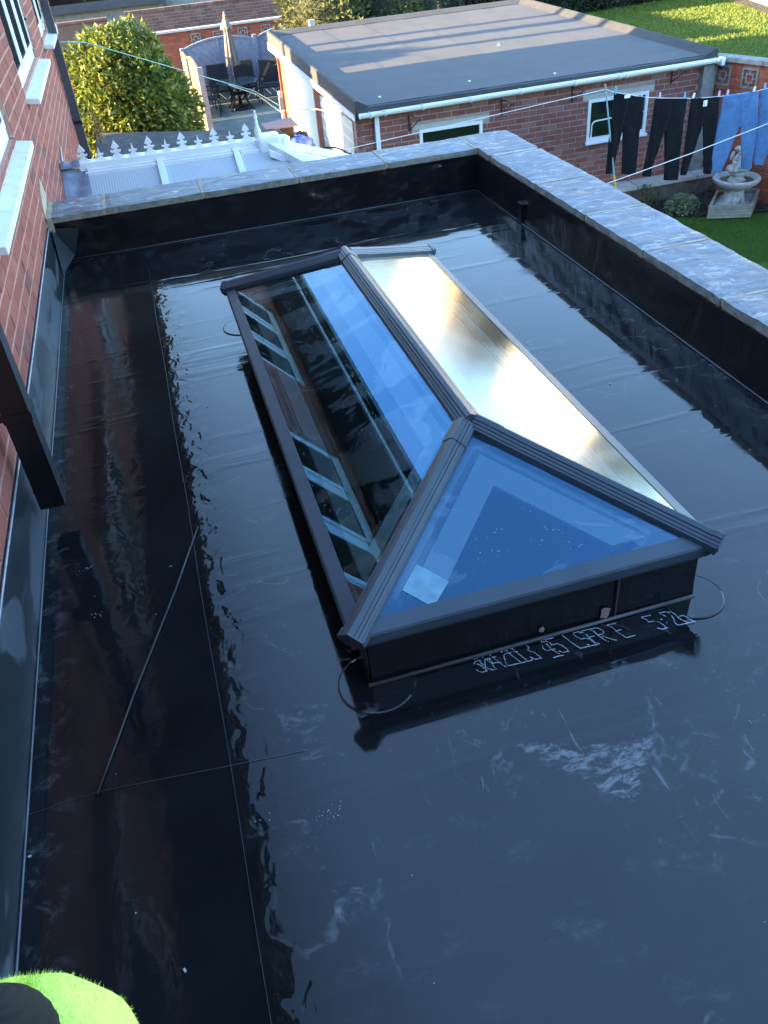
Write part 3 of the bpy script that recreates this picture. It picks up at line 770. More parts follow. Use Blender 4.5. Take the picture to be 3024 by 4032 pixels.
# rough mortar edges of the reveals
b = MB()
for (a, b2, c, d) in wins[:3]:
    for k in range(26):
        z = rg.uniform(c, d); s = rg.uniform(.01, .03); b.obox((XW-.02, b2-.002, z), (.012+rg.uniform(0, .012), 0, 0), (0, s*.7, 0), (0, 0, s))
b.build('reveal_mortar', M['mortar_buff'], hs, kind='stuff')
# membrane turned up the house wall, with a silver trim
up = MB()
wrinkled('membrane_upstand', lambda u, v: (XL+.010+.022*(1-v)**4-.008*v, WY0+(YF-.005-WY0)*u, .212*v), 260, 10, M['membrane_upstand'], hs, .006, (3, 1.0), (1, 0, 0), 4)
b = MB()
def trimz(y): return .213+.004*noise.noise(Vector((y*1.7, 0, 0)))
N_ = 80
pt = [(-.667, WY0+(YF-WY0)*k/N_, trimz(WY0+(YF-WY0)*k/N_)) for k in range(N_+1)]
b.tube(pt, .0042, 6); b.build('flashing_trim', simple('trim_silver', (.30,.33,.37), .38, .25, 30, metal=.3), hs, smooth=True)
b = MB(); b.tube([(XL+.034, y, .004+.0015*math.sin(y*3)) for y in [WY0+(YF-WY0)*k/60 for k in range(61)]], .0030, 6); b.build('welded_lip', simple('lip_grey', (.10,.115,.13), .32, .2, 20), hs, smooth=True)
# folded corner of membrane in the far left corner
b = MB(); b.add([(XL+.03, YF-.30, .010), (XL+.012, YF-.02, .20), (XL+.17, YF-.026, .185), (XL+.10, YF-.03, .03)], [(0, 3, 2, 1)])
b.add([(XL+.032, YF-.30, .012), (XL+.014, YF-.02, .203), (XL+.172, YF-.030, .188), (XL+.102, YF-.034, .032)], [(1, 2, 3, 0)])
b.build('corner_fold', simple('fold_rubber', (.020,.025,.028), .4, .25, 9, .4, .006), hs)
# square downpipes
def square_pipe(x0, x1, y0, y1, z0, z1, mat, name, parent, shoe=True):
    t_ = .003; g = MB()
    g.box((x0, y0, z0), (x0+t_, y1, z1)); g.box((x1-t_, y0, z0), (x1, y1, z1)); g.box((x0+t_, y0, z0), (x1-t_, y0+t_, z1)); g.box((x0+t_, y1-t_, z0), (x1-t_, y1, z1))
    return g.build(name, mat, parent)
dp = square_pipe(-.630, -.548, 2.52, 2.60, .085, WZ1+.07, M['black_plastic'], 'downpipe', hs)
b = MB(); b.box((-.634, 2.516, .425), (-.544, 2.604, .455)); b.box((-.676, 2.53, .428), (-.634, 2.59, .452)); b.build('pipe_bracket', M['black_plastic'], dp)
b = MB(); b.box((-.633, 2.517, .085), (-.545, 2.603, .150)); b.build('pipe_shoe', M['black_plastic'], dp) if False else None
b = MB(); b.box((-.632, 2.518, .158), (-.546, 2.602, .163)); b.build('pipe_collar', M['black_plastic'], dp)
dp = square_pipe(-.668, -.590, 9.88, 9.96, GZ, WZ1+.07, M['slate_plastic'], 'downpipe', hs)
b = MB(); b.box((-.676, 9.86, -.075), (-.584, 9.975, -.045)); b.build('pipe_bracket', M['black_plastic'], dp)
b = MB(); b.box((XW-.01, 10.72, .66), (XW+.05, 10.86, .74)); b.box((XW-.01, 10.62, .10), (XW+.035, 10.72, .19)); b.build('wall_vent', M['upvc'], hs)
# pale mortar smear where the parapet meets the house
b = MB(); b.prism([(XW+.002, 5.30, .22), (XW+.002, 5.40, .22), (XW+.002, 5.72, .30), (XW+.002, 5.66, .42), (XW+.002, 5.46, .36)], (.007, 0, 0)); b.build('mortar_smear', M['mortar_buff'], hs)

# ------------------------------------------------------------------ roof lantern
EX0, EX1, EY0, EY1, EZ = .205, 1.243, 1.440, 3.905, .200
RX, RZ, RY0, RY1 = .7245, .412, 1.985, 3.475
ln = thing('roof_lantern', 'grey aluminium roof lantern with blue tinted glass on the wet flat roof', 'skylight', (RX, 2.67, 0))
def frame_ring(x0, x1, y0, y1, t, z0, z1, name, mat, bev=.002):
    g = MB(); g.box((x0, y0, z0), (x1, y0+t, z1)); g.box((x0, y1-t, z0), (x1, y1, z1)); g.box((x0, y0+t, z0), (x0+t, y1-t, z1)); g.box((x1-t, y0+t, z0), (x1, y1-t, z1))
    return g.build(name, mat, ln, bevel=bev)
# rubber-dressed timber curb
for nm, fn, nu, nr in (('f', lambda u, v: (LX0+(LX1-LX0)*u, LY0-.006*(1-v)**3, .158*v), 60, (0,-1,0)), ('b', lambda u, v: (LX1-(LX1-LX0)*u, LY1, .158*v), 40, (0,1,0)),
                   ('l', lambda u, v: (LX0-.006*(1-v)**3, LY1-(LY1-LY0)*u, .158*v), 120, (-1,0,0)), ('r', lambda u, v: (LX1+.006*(1-v)**3, LY0+(LY1-LY0)*u, .158*v), 120, (1,0,0))):
    wrinkled('curb_membrane', fn, nu, 6, M['membrane'], ln, .004, (5, 1.2), nr, ord(nm))
frame_ring(LX0+.012, LX1-.012, LY0+.012, LY1-.012, .05, -.02, .157, 'curb', M['wood_brown'], 0)
b = MB(); b.tube([(LX0-.012, LY0-.014, .006), ((LX0+LX1)/2, LY0-.016, .009), (LX1, LY0-.012, .005)], .0058, 8)
b.tube([(LX0, LY0-.004, .156), ((LX0+LX1)/2, LY0-.006, .154), (LX1, LY0-.004, .157)], .0055, 8)
b.build('curb_bead', M['seam'], ln, smooth=True)
b = MB(); b.box((LX0+.74*.955, LY0-.011, .006), (LX0+.74*.955+.004, LY0-.003, .150)); b.build('lap_edge', M['seam'], ln)
b = MB()
for uu, vv, s in ((2382, 2412, .026), (2133, 2478, .013)):
    c = px(uu, vv, 'y', LY0-.009)
    b = MB(); b.prism([(c.x+s*math.cos(a)*rg.uniform(.6, 1.1)*.7, LY0-.009, c.z+s*math.sin(a)*rg.uniform(.6, 1.1)) for a in [k*math.pi/5 for k in range(10)]], (0, -.0015, 0)); b.build('mortar_splash', M['mortar_grey'], ln)

# lower skirt, drip, sloping eaves bar
frame_ring(LX0-.022, LX1+.022, LY0-.014, LY1+.014, .03, .150, .1655, 'skirt', M['alu'])
def eaves(side):
    # extruded eaves profile: fascia, nose and a flat that follows the glass pitch
    sl = (RZ-EZ)/(RX-EX0); sl2 = (RZ-EZ)/(RY0-EY0)
    s_ = sl if side in 'lr' else sl2
    prof = [(.018, .1655), (.004, .1655), (.0, .172), (0, .1975), (.004, .2035), (.042, .2035+.038*s_), (.042, .19+.032*s_), (.025, .178)]
    g = MB()
    def at(d, z, e):
        if side == 'l': return (EX0+d, (EY0+d if e == 0 else EY1-d), z)
        if side == 'r': return (EX1-d, (EY0+d if e == 0 else EY1-d), z)
        if side == 'f': return ((EX0+d if e == 0 else EX1-d), EY0+d, z)
        return ((EX0+d if e == 0 else EX1-d), EY1-d, z)
    n = len(prof); vs = [at(d, z, 0) for d, z in prof]+[at(d, z, 1) for d, z in prof]
    fs = [(i, (i+1) % n, n+(i+1) % n, n+i) for i in range(n)]
    if side in 'lb': pass
    fs = [f[::-1] for f in fs] if side in 'fr' and False else fs
    g.add(vs, fs+[tuple(range(n))[::-1], tuple(range(n, 2*n))])
    o = g.build('eaves_bar', M['alu'], ln)
    bm_ = bmesh.new(); bm_.from_mesh(o.data); bmesh.ops.recalc_face_normals(bm_, faces=bm_.faces); bm_.to_mesh(o.data); bm_.free()
for s in 'lrfb': eaves(s)
# glass
def pane(poly, name='glass_pane', th=.018, mat='glass_solar'):
    P = [Vector(q) for q in poly]; n = (P[1]-P[0]).cross(P[2]-P[0]).normalized()
    if n.z < 0: P = P[::-1]; n = -n
    k = len(P); g = MB(); top = P; bot = [q-n*th for q in P]
    g.add(top, [tuple(range(k))], 0)
    g.add(bot, [tuple(range(k))[::-1]], 1)
    g.add(top+bot, [(k+i, k+(i+1) % k, (i+1) % k, i) for i in range(k)], 2)
    return g.build(name, [M[mat], M['glass_inner'], M['gasket']], ln)
dz = .0
A0, B0, C0, D0 = Vector((EX0, EY0, EZ)), Vector((EX1, EY0, EZ)), Vector((EX1, EY1, EZ)), Vector((EX0, EY1, EZ))
F0, G0 = Vector((RX, RY0, RZ)), Vector((RX, RY1, RZ))
def inset(poly, ins):
    P = [Vector(q) for q in poly]; n = (P[1]-P[0]).cross(P[2]-P[0]).normalized(); k = len(P); L = []
    for i in range(k):
        d = (P[(i+1) % k]-P[i]).normalized(); L.append((P[i]+n.cross(d)*ins[i], d))
    out = []
    for i in range(k):
        (p, d), (q, e) = L[i-1], L[i]
        c = d.cross(e); t = (q-p).cross(e).dot(c)/c.dot(c); out.append(p+d*t)
    return out
pn = {}
pn['l'] = pane(inset([D0, A0, F0, G0], [.034, .018, .018, .018]))
pn['r'] = pane(inset([B0, C0, G0, F0], [.034, .018, .018, .018]), mat='glass_fogged')
pn['f'] = pane(inset([A0, B0, F0], [.034, .018, .018]))
pn['b'] = pane(inset([C0, D0, G0], [.034, .018, .018]))
# label stuck on the front pane
nf = (B0-A0).cross(F0-A0).normalized()
def onf(u, v, lift=.0012):
    d = ray(u, v); t = (A0-CAM).dot(nf)/d.dot(nf); return CAM+d*t+nf*lift
b = MB(); b.prism([onf(1640, 2222), onf(1768, 2290), onf(1706, 2392), onf(1584, 2325)], nf*.0006)
st = simple('label_film', (.17,.34,.44), .30, .25, 22, .3, .002)
b.build('paper_label', st, pn['f'], label='square pale label stuck on the front triangular pane')
# capping bars: stepped profile
def capping(p, q, nrm, wdt=.040, name='hip_bar', lift=.0, ends=True):
    p, q, nrm = Vector(p), Vector(q), Vector(nrm).normalized(); d = (q-p).normalized(); s = d.cross(nrm).normalized()
    prof = [(-1, -.016), (-1, .004), (-.86, .007), (-.84, .001+.009), (-.66, .0145), (-.63, .0115), (-.60, .0165), (-.42, .0205), (-.40, .018), (-.36, .024), (0, .031),
            (.36, .024), (.40, .018), (.42, .0205), (.60, .0165), (.63, .0115), (.66, .0145), (.84, .010), (.86, .007), (1, .004), (1, -.016)]
    k = len(prof); g = MB()
    vs = [p+s*(a*wdt)+nrm*(h+lift) for a, h in prof]+[q+s*(a*wdt)+nrm*(h+lift) for a, h in prof]
    fs = [(i, (i+1) % k, k+(i+1) % k, k+i) for i in range(k)]+[tuple(range(k))[::-1], tuple(range(k, 2*k))]
    g.add(vs, fs); o = g.build(name, M['alu'], ln)
    bm_ = bmesh.new(); bm_.from_mesh(o.data); bmesh.ops.recalc_face_normals(bm_, faces=bm_.faces); bm_.to_mesh(o.data); bm_.free()
    return o, d, s, nrm
nl = (A0-D0).cross(G0-D0).normalized(); nr_ = (C0-B0).cross(G0-B0).normalized(); nb_ = (D0-C0).cross(G0-C0).normalized()
for c, top, n1, n2 in ((A0, F0, nf, nl), (B0, F0, nf, nr_), (C0, G0, nb_, nr_), (D0, G0, nb_, nl)):
    d = (c-top).normalized(); nn = (n1+n2).normalized()
    o, d_, s_, n_ = capping(top+d*.03, c-d*.012, nn, .035, 'hip_bar', .002)
    # end cap and its collar
    capping(c-d*.026, c-d*.004, nn, .0375, 'end_cap', .0045)
    g = MB(); e = c-d*.0038+nn*.004
    g.prism([e-s_*.037-nn*.012, e-s_*.037+nn*.008, e+nn*.033, e+s_*.037+nn*.008, e+s_*.037-nn*.012, e+s_*.02-nn*.034, e-s_*.02-nn*.034], d*.004)
    g.build('end_plate', M['alu'], ln)
    capping(top+d*.02, top+d*.105, nn, .0368, 'boss_cap', .0042)
capping(F0+Vector((0, .03, 0)), G0-Vector((0, .03, 0)), (0, 0, 1), .036, 'ridge_bar', .004)
for P_, sg in ((F0, 1), (G0, -1)):
    capping(P_-Vector((0, sg*.028, 0)), P_+Vector((0, sg*.075, 0)), (0, 0, 1), .0378, 'boss_cap', .0062)
# white inner rafters and liner seen through the glass
def rafter(p, q, n, wdt, dep, off, name='inner_rafter'):
    p, q, n = Vector(p), Vector(q), Vector(n).normalized(); d = (q-p).normalized(); s = d.cross(n).normalized()
    g = MB(); g.obox(p-s*wdt/2-n*off, q-p, s*wdt, -n*dep); return g.build(name, M['white_lining'], ln)
def lining(poly, d1, d2, off=.030, th=.014):
    """white boards under the glass: one along each edge whose d2 is larger than d1"""
    P = [Vector(q) for q in poly]; n = (P[1]-P[0]).cross(P[2]-P[0]).normalized()
    if n.z < 0: n = -n
    O_, I_ = inset(poly, d1), inset(poly, d2); k = len(P)
    for i in range(k):
        if d2[i]-d1[i] < .005: continue
        q = [O_[i], O_[(i+1) % k], I_[(i+1) % k], I_[i]]
        g = MB(); g.prism([v-n*(off+th) for v in q], n*th); g.build('inner_lining', M['white_lining'], ln)
lining([A0, B0, F0], [.085, .074, .074], [.085, .150, .150], .022)
lining([D0, A0, F0, G0], [.100, .082, .075, .082], [.100, .13, .150, .13])
g = MB(); g.box((EX0+.088, EY0+.12, .172), (EX0+.140, EY1-.12, .196)); g.build('inner_lining', M['white_lining'], ln)
lining([B0, C0, G0, F0], [.100, .082, .10, .082], [.142, .13, .165, .13])
lining([C0, D0, G0], [.10, .082, .082], [.14, .13, .13])
for c, top, n1, n2 in ((A0, F0, nf, nl), (B0, F0, nf, nr_), (C0, G0, nb_, nr_), (D0, G0, nb_, nl)):
    rafter(c.lerp(top, .22), top, (n1+n2).normalized(), .075, .05, .05)
rafter(F0, G0, (0, 0, 1), .075, .05, .05, 'inner_ridge')
# plastered shaft and the room below
g = MB(); x0, x1, y0, y1 = LX0+.064, LX1-.064, LY0+.064, LY1-.064
for a in (((x0-.02, y0-.02, -.38), (x0, y1+.02, .14)), ((x1, y0-.02, -.38), (x1+.02, y1+.02, .14)), ((x0, y0-.02, -.38), (x1, y0, .14)), ((x0, y1, -.38), (x1, y1+.02, .14))): g.box(*a)
g.build('plaster_shaft', M['plaster'], ln)
b = MB(); rx0, rx1, ry0, ry1 = -.62, 2.0, -.5, 5.2
for a in (((rx0, ry0, -2.66), (rx1, ry1, -2.6)), ((rx0-.05, ry0, -2.6), (rx0, ry1, -.39)), ((rx1, ry0, -2.6), (rx1+.05, ry1, -.39)), ((rx0, ry0-.05, -2.6), (rx1, ry0, -.39)), ((rx0, ry1, -2.6), (rx1, ry1+.05, -.39))): b.box(*a)
b.box((rx0, ry0, -.39), (x0-.021, ry1, -.37)); b.box((x1+.021, ry0, -.39), (rx1, ry1, -.37)); b.box((x0-.021, ry0, -.39), (x1+.021, y0-.021, -.37)); b.box((x0-.021, y1+.021, -.39), (x1+.021, ry1, -.37))
kindof(b.build('room_below', [M['room_floor']]), 'structure')
# ------------------------------------------------------------------ conservatory
cv = thing('conservatory', 'white conservatory roof with spiked ridge cresting beyond the parapet', 'conservatory', (.2, 7.2, GZ))
CR0, CR1 = Vector((-.50, 7.2, .085)), Vector((.90, 7.2, .062))
def ridge_box(z0, z1, hw, x0, x1, name, mat=None):
    g = MB(); dzx = (CR1.z-CR0.z)/(CR1.x-CR0.x); zz = lambda x, z: z+(x-CR0.x)*dzx
    vs = [(x0,7.2-hw,zz(x0,z0)),(x1,7.2-hw,zz(x1,z0)),(x1,7.2+hw,zz(x1,z0)),(x0,7.2+hw,zz(x0,z0)),(x0,7.2-hw,zz(x0,z1)),(x1,7.2-hw,zz(x1,z1)),(x1,7.2+hw,zz(x1,z1)),(x0,7.2+hw,zz(x0,z1))]
    g.add(vs, [(3,2,1,0),(4,5,6,7),(0,1,5,4),(1,2,6,5),(2,3,7,6),(3,0,4,7)]); return g.build(name, mat or M['upvc'], cv, bevel=.004)
ridge_box(.088, .138, .055, -.54, CR1.x, 'ridge_beam'); ridge_box(.080, .092, .070, -.53, CR1.x, 'ridge_drip')
for a_, c_ in ((-.50, .046), (.104, .652), (.712, .86)): ridge_box(.026, .0795, .105, a_, c_, 'ridge_skirt')
def cx(x, z): return z+(x-CR0.x)*(CR1.z-CR0.z)/(CR1.x-CR0.x)
# cresting: scrolls and spear heads, one plate of moulded plastic per motif
def crest(x, tall):
    zb = cx(x, .138); s = 1.0
    o = [(-.060,0),(-.045,.006),(-.025,.018),(-.012,.034),(-.016,.038),(-.030,.034),(-.040,.044),(-.037,.058),(-.030,.050),(-.018,.052),(-.009,.060)]
    if tall: o += [(-.011,.070),(-.020,.066),(-.030,.074),(-.020,.092),(-.008,.110),(0,.126)]
    else: o = [(p[0]*.8, p[1]*.82) for p in o]+[(-.006,.056),(-.004,.075),(0,.086)]
    pl = o+[(-a, h) for a, h in o[:-1]][::-1]
    g = MB(); g.prism([(x+a, 7.194, zb+h) for a, h in pl], (0, .012, 0))
    return g.build('cresting', M['upvc_dirty'], cv)
xx = -.495; tall = True
while xx < .84:
    crest(xx, tall); xx += .1285; tall = not tall
b = MB(); b.lathe([(.028,0),(.030,.012),(.020,.02),(.026,.035),(.030,.055),(.018,.085),(.020,.09),(.013,.10),(.015,.115),(.017,.12),(.010,.135),(.012,.15),(.015,.165),(.006,.19),(.009,.20),(.004,.212)], (.885, 7.2, cx(.885,.135)), 16)
b.build('finial', M['upvc'], cv, smooth=True)
# slopes: hips to the garden end
EVZ = -.60; NY, FY, EXX = 5.78, 8.62, 2.12
def slope_pt(x, t): # near slope, t from ridge to eave
    return Vector((x, 7.2-.06+(NY-7.14)*t, cx(x, .075)+(EVZ-.07)*t))
def panel(p, name='roof_panel', th=.025, mat='polycarbonate'):
    P = [Vector(q) for q in p]; n = (P[1]-P[0]).cross(P[2]-P[0]).normalized()
    if n.z < 0: n = -n
    g = MB(); g.prism([q-n*th for q in P], n*th); return g.build(name, M[mat], cv)
barx = [-.50, .075, .68]
panel([slope_pt(-.50, .02), slope_pt(.052, .02), slope_pt(.052, 1), slope_pt(-.50, 1)])
panel([slope_pt(.098, .02), slope_pt(.66, .02), slope_pt(.66, 1), slope_pt(.098, 1)])
hipn = Vector((EXX, NY, EVZ)); hipf = Vector((EXX, FY, EVZ)); RE = Vector((.90, 7.2, .075))
panel([slope_pt(.70, .02), RE, hipn, slope_pt(.70, 1)])
panel([RE, hipf, hipn], mat='upvc')
bk = lambda x, t: Vector((x, 7.2+.06+(FY-7.26)*t, cx(x, .075)+(EVZ-.07)*t))
panel([bk(-.50, 0), bk(-.50, 1), hipf, RE], 'roof_panel')
for x in barx[1:]:
    g = MB(); p, q = slope_pt(x, 0), slope_pt(x, 1); g.obox(p-Vector((.026, 0, .01)), q-p, (.052, 0, 0), (0, .012, .045)); g.build('glazing_bar', M['upvc'], cv, bevel=.004)
for e, nm in ((hipn, 'hip_bar'), (hipf, 'hip_bar'), (Vector((EXX, 7.2, EVZ)), 'glazing_bar')):
    d = (e-RE).normalized(); s = d.cross(Vector((0, 0, 1))).normalized(); u = s.cross(d)
    g = MB(); g.obox(RE-s*.035-u*.005, e-RE, s*.07, u*.06); g.build(nm, M['upvc'], cv, bevel=.005)
for x_ in (1.35, 1.75):
    t_ = (x_-.90)/(EXX-.90)
    for sg in (1,):
        y_ = 7.2+sg*(FY-7.2)*t_*.55; g = MB(); p = Vector((x_, y_, .075+(EVZ-.075)*t_)); q = Vector((EXX, y_+.0, EVZ)); g.obox(p-Vector((0, .025, 0)), q-p, (0, .05, 0), (.012, 0, .045)); g.build('glazing_bar', M['upvc'], cv, bevel=.004)
b = MB(); b.box((.86, 7.095, -.005), (1.06, 7.30, .135)); b.build('ridge_end_box', M['upvc'], cv, bevel=.03)
b = MB(); b.lathe([(.055, 0), (.058, .02), (.058, .14), (.03, .16)], (1.075, 7.16, -.04), 20); b.build('ridge_end_cap', M['upvc'], cv, smooth=True)
g = MB(); g.obox((.93, 6.98, .012), (.5, -.02, -.26), (0, .05, 0), (0, 0, .05)); g.build('hip_trim', M['upvc'], cv)
b = MB(); b.box((-.66, NY-.05, EVZ-.1), (EXX+.05, NY, EVZ-.0)); b.box((EXX, NY, EVZ-.1), (EXX+.05, FY, EVZ)); b.box((-.66, FY, EVZ-.1), (EXX+.05, FY+.05, EVZ)); b.build('eaves_beam', M['upvc'], cv)
b = MB(); b.box((-.66, NY, GZ), (EXX, NY+.06, EVZ-.1)); b.box((EXX-.06, NY+.06, GZ), (EXX, FY, EVZ-.1)); b.box((-.66, FY-.06, GZ), (EXX-.06, FY, EVZ-.1)); b.build('wall', M['upvc'], cv)
# lead flashing dressed up the house wall
def flash(u, v):
    x = -.672+.19*u; y = 7.16+(5.86-7.16)*v; z = .085+(EVZ-.07)*v*1.0+.035+.010*math.sin(u*7+v*9)*(1-.3*u)
    return (x, y, z-.02*u)
b = MB(); b.grid(flash, 8, 24); b.build('lead_flashing', M['lead'], cv, smooth=True)
b = MB(); b.grid(lambda u, v: (-.672+.145*u, 7.2-.09+.19*v, .125+.028*math.sin(math.pi*v)*(1+.3*math.sin(u*9))), 8, 8); b.build('lead_saddle', M['lead'], cv, smooth=True)
b = MB(); b.prism([(-.671, 7.10, .03), (-.671, 7.34, .12), (-.671, 7.62, .19), (-.671, 7.50, .12), (-.671, 7.3, .02), (-.671, 7.16, -.02)], (.006, 0, 0)); b.build('lead_tail', simple('lead_pale', (.50,.52,.56), .6, .2, 14, .4, .005), cv)

# ------------------------------------------------------------------ felt roofed shed between house and garage
sh = thing('felt_shed', 'low shed with a dark felt roof behind the conservatory cresting', 'shed', (.5, 11, GZ))
poly = [(-.66, 9.0, -.9), (1.72, 9.0, -.9), (1.80, 12.15, -.9), (-.66, 13.62, -.9)]
b = MB(); b.prism(poly, (0, 0, -.06)); b.build('roof', M['shed_felt'], sh)
b = MB(); b.prism([(-.6, 9.1, -.961), (1.66, 9.1, -.961), (1.72, 12.05, -.961), (-.6, 13.45, -.961)], (0, 0, GZ+.961+.04)); b.build('wall', M['brick_brown'], sh)
b = MB(); 
for k in range(46): 
    x, y = rg.uniform(-.5, 1.6), rg.uniform(10.9, 12.8)
    if y > 13.3-.6*(x+.66): continue
    s = rg.uniform(.01, .035); b.obox((x, y, -.899), (s, s*.3, 0), (-s*.3, s*.6, 0), (0, 0, .006))
b.build('leaf_litter', simple('litter', (.16,.14,.10), .9, .4, 30), sh, kind='stuff')

# ------------------------------------------------------------------ garage
ga = thing('brick_garage', 'brick garage with grey felt flat roof and white gutter', 'garage', (5.6, 15, GZ))
GX0, GX1, GY0, GY1 = 2.93, 8.30, 12.0, 18.8
base = -2.36
w1 = (3.745, 4.70, -1.75, -1.152); w2 = (6.36, 7.345, -1.685, -1.105)
brick_wall(ga, (2.83, GY0, base), (1,0,0), (0,-1,0), 8.16-2.83, -.845-base, M['brick_garage'], M['mortar_grey'],
    holes=[(a-2.83, b2-2.83, c-base, d-base) for a, b2, c, d in (w1, w2)]+[(3.64-2.83, 4.81-2.83, -1.152-base, -1.083-base), (6.27-2.83, 7.43-2.83, -1.105-base, -1.03-base)], ch=.0772, bl=.2165, jt=.011, proud=.006, seed=11)
for (a, b2, z0, z1) in ((3.64, 4.81, -1.152, -1.083), (6.27, 7.43, -1.105, -1.03)):
    b = MB(); b.box((a+.002, GY0-.004, z0+.002), (b2-.002, GY0+.1, z1-.002)); b.build('lintel', M['concrete_pale'], ga)
def garage_window(a, b2, c, d, sash):
    f = .048; y0, y1 = GY0-.012, GY0+.06
    g = MB(); g.box((a, y0, c), (a+f, y1, d)); g.box((b2-f, y0, c), (b2, y1, d)); g.box((a+f, y0, c), (b2-f, y1, c+f)); g.box((a+f, y0, d-f), (b2-f, y1, d))
    w_ = g.build('window', M['upvc'], ga, bevel=.004)
    g = MB(); g.box((a+f, y0+.03, c+f), (b2-f, y0+.042, d-f)); g.build('pane', M['window_glass'], w_)
    g = MB(); g.prism([(a-.02, y0+.02, c+.0), (a-.02, y0-.035, c-.012), (a-.02, y0-.035, c-.042), (a-.02, y0+.02, c-.042)], (b2-a+.04, 0, 0)); g.build('sill', M['upvc'], w_, bevel=.003)
    if sash:
        g = MB(); zt = c+.27; g.tube([(a+.085, y0+.02, c+f), (a+.085, y0+.02, zt-.06), (a+.10, y0+.02, zt-.02), (a+.14, y0+.02, zt), (b2-f, y0+.02, zt+.03)], .011, 8); g.build('handle_rail', M['upvc'], w_)
garage_window(*w1, False); garage_window(*w2, True)
# left flank: brick corner, ribbed up-and-over door, rendered panel, piers
b = MB(); b.box((GX0-.02, 12.30, GZ+.05), (GX0+.02, 14.70, -1.03)); dr = b.build('garage_door', M['door_paint'], ga)
b = MB()
for k in range(9): z = -2.6+k*.18; b.box((GX0-.032, 12.34, z), (GX0-.021, 14.66, z+.03))
b.build('door_rib', M['upvc'], dr)
b = MB(); b.box((GX0-.06, 12.16, GZ), (GX0+.0, 12.29, -.92)); b.build('door_frame', M['upvc'], ga)
b = MB(); b.box((GX0-.012, 15.24, GZ), (GX0+.03, 17.87, -.9)); b.build('white_panel', M['white_render'], ga)
for y0, L in ((14.72, .50), (17.89, .52)):
    brick_wall(ga, (GX0, y0+L, GZ), (0,-1,0), (-1,0,0), L, -.93-GZ, M['brick_orange'], M['mortar_orange'], proud=.006, seed=int(y0), limit=70)
    b = MB(); b.box((GX0+.001, y0, GZ), (GX0+.1, y0+L, -.93)); b.build('pier', M['mortar_orange'], ga)
brick_wall(ga, (2.86, GY0+.30, GZ), (0,-1,0), (-1,0,0), .30, -.86-GZ, M['brick_garage'], M['mortar_grey'], proud=.006, depth=.03, seed=77, limit=60)
brick_wall(ga, (GX1-.1, GY0+.12, GZ), (0,1,0), (1,0,0), GY1-GY0-.12, -.9-GZ, M['brick_garage'], M['mortar_grey'], proud=.006, seed=78, limit=80)
b = MB(); b.box((GX0+.05, GY0+.11, GZ), (GX1-.21, GY1-.06, -.92)); b.box((2.86, GY0+.012, GZ), (GX1-.11, GY0+.10, base-.002)); b.build('wall_core', M['brick_brown'], ga)
b = MB(); b.box((GX0, GY1-.055, GZ), (GX1-.1, GY1, -.93)); b.build('rear_wall', M['brick_garage'], ga)
# roof: felt deck rising to the rear, upturned felt kerb at sides and back
def rz(y): return -.745+(y-GY0)*(.125/6.8)
RX0, RX1, RYa, RYb = 2.84, 8.36, 11.90, 18.95
b = MB(); b.prism([(RX0, RYa, rz(RYa)-.11), (RX0, RYa, rz(RYa)), (RX0, RYb, rz(RYb)), (RX0, RYb, rz(RYb)-.22)], (RX1-RX0, 0, 0)); b.build('roof_deck', M['felt_dark'], ga)
ns = 6; lap = (RX1-RX0-.36)/ns
for k in range(ns):
    x0 = RX0+.18+k*lap
    g = MB(); x1 = x0+lap+.03 if k < ns-1 else RX1-.18; ya, yb = RYa+.10, RYb-.2
    g.prism([(x0, ya, rz(ya)+.0045), (x1, ya, rz(ya)+.0095), (x1, yb, rz(yb)+.0095), (x0, yb, rz(yb)+.0045)], (0, 0, -.003)); g.build('felt_sheet', M['felt'], ga)
def kerb(p, q, s, h=.085, wd=.19, mat='felt_dark', name='felt_kerb'):
    p, q, s = Vector(p), Vector(q), Vector(s)
    prof = [(0, -.16), (0, h), (.03, h+.01), (.06, h), (wd, .009), (wd, .0)]
    k = len(prof); g = MB(); vs = [p+s*a+Vector((0, 0, c)) for a, c in prof]+[q+s*a+Vector((0, 0, c)) for a, c in prof]
    g.add(vs, [(i, (i+1) % k, k+(i+1) % k, k+i) for i in range(k)]+[tuple(range(k))[::-1], tuple(range(k, 2*k))])
    o = g.build(name, M[mat], ga); bm_ = bmesh.new(); bm_.from_mesh(o.data); bmesh.ops.recalc_face_normals(bm_, faces=bm_.faces); bm_.to_mesh(o.data); bm_.free()
kerb((RX0-.012, RYa+.02, rz(RYa)), (RX0-.012, RYb+.01, rz(RYb)), (1, 0, 0)); kerb((RX1+.012, RYa+.02, rz(RYa)), (RX1+.012, RYb+.01, rz(RYb)), (-1, 0, 0)); kerb((RX0-.01, RYb+.012, rz(RYb)), (RX1+.01, RYb+.012, rz(RYb)), (0, -1, 0), .07, .18, 'felt')
# drip apron of felt with an uneven lower edge, and its white boards
b = MB(); n = 60; top = [(RX0+(RX1-RX0)*k/n, RYa-.006, rz(RYa)+.004) for k in range(n+1)]
lo = [(x, RYa-.012, rz(RYa)-.105-.012*noise.noise(Vector((x*3, 0, 0)))) for x, _, _ in top]
b.add(top+lo, [(k, k+1, n+2+k, n+1+k) for k in range(n)]+[(k, n+1+k, n+2+k, k+1) for k in range(0)]); b.build('felt_drip', M['felt_dark'], ga)
b = MB(); b.box((RX0+.02, RYa+.012, -.865), (RX1-.02, RYa+.03, -.755)); b.build('fascia', M['upvc'], ga)
b = MB(); b.prism([(RX0-.02, 11.93, -.90), (RX0-.02, 11.93, -.83), (RX0-.02, 18.9, rz(18.9)-.10), (RX0-.02, 18.9, rz(18.9)-.235)], (-.018, 0, 0)); b.build('barge_board', M['upvc'], ga)
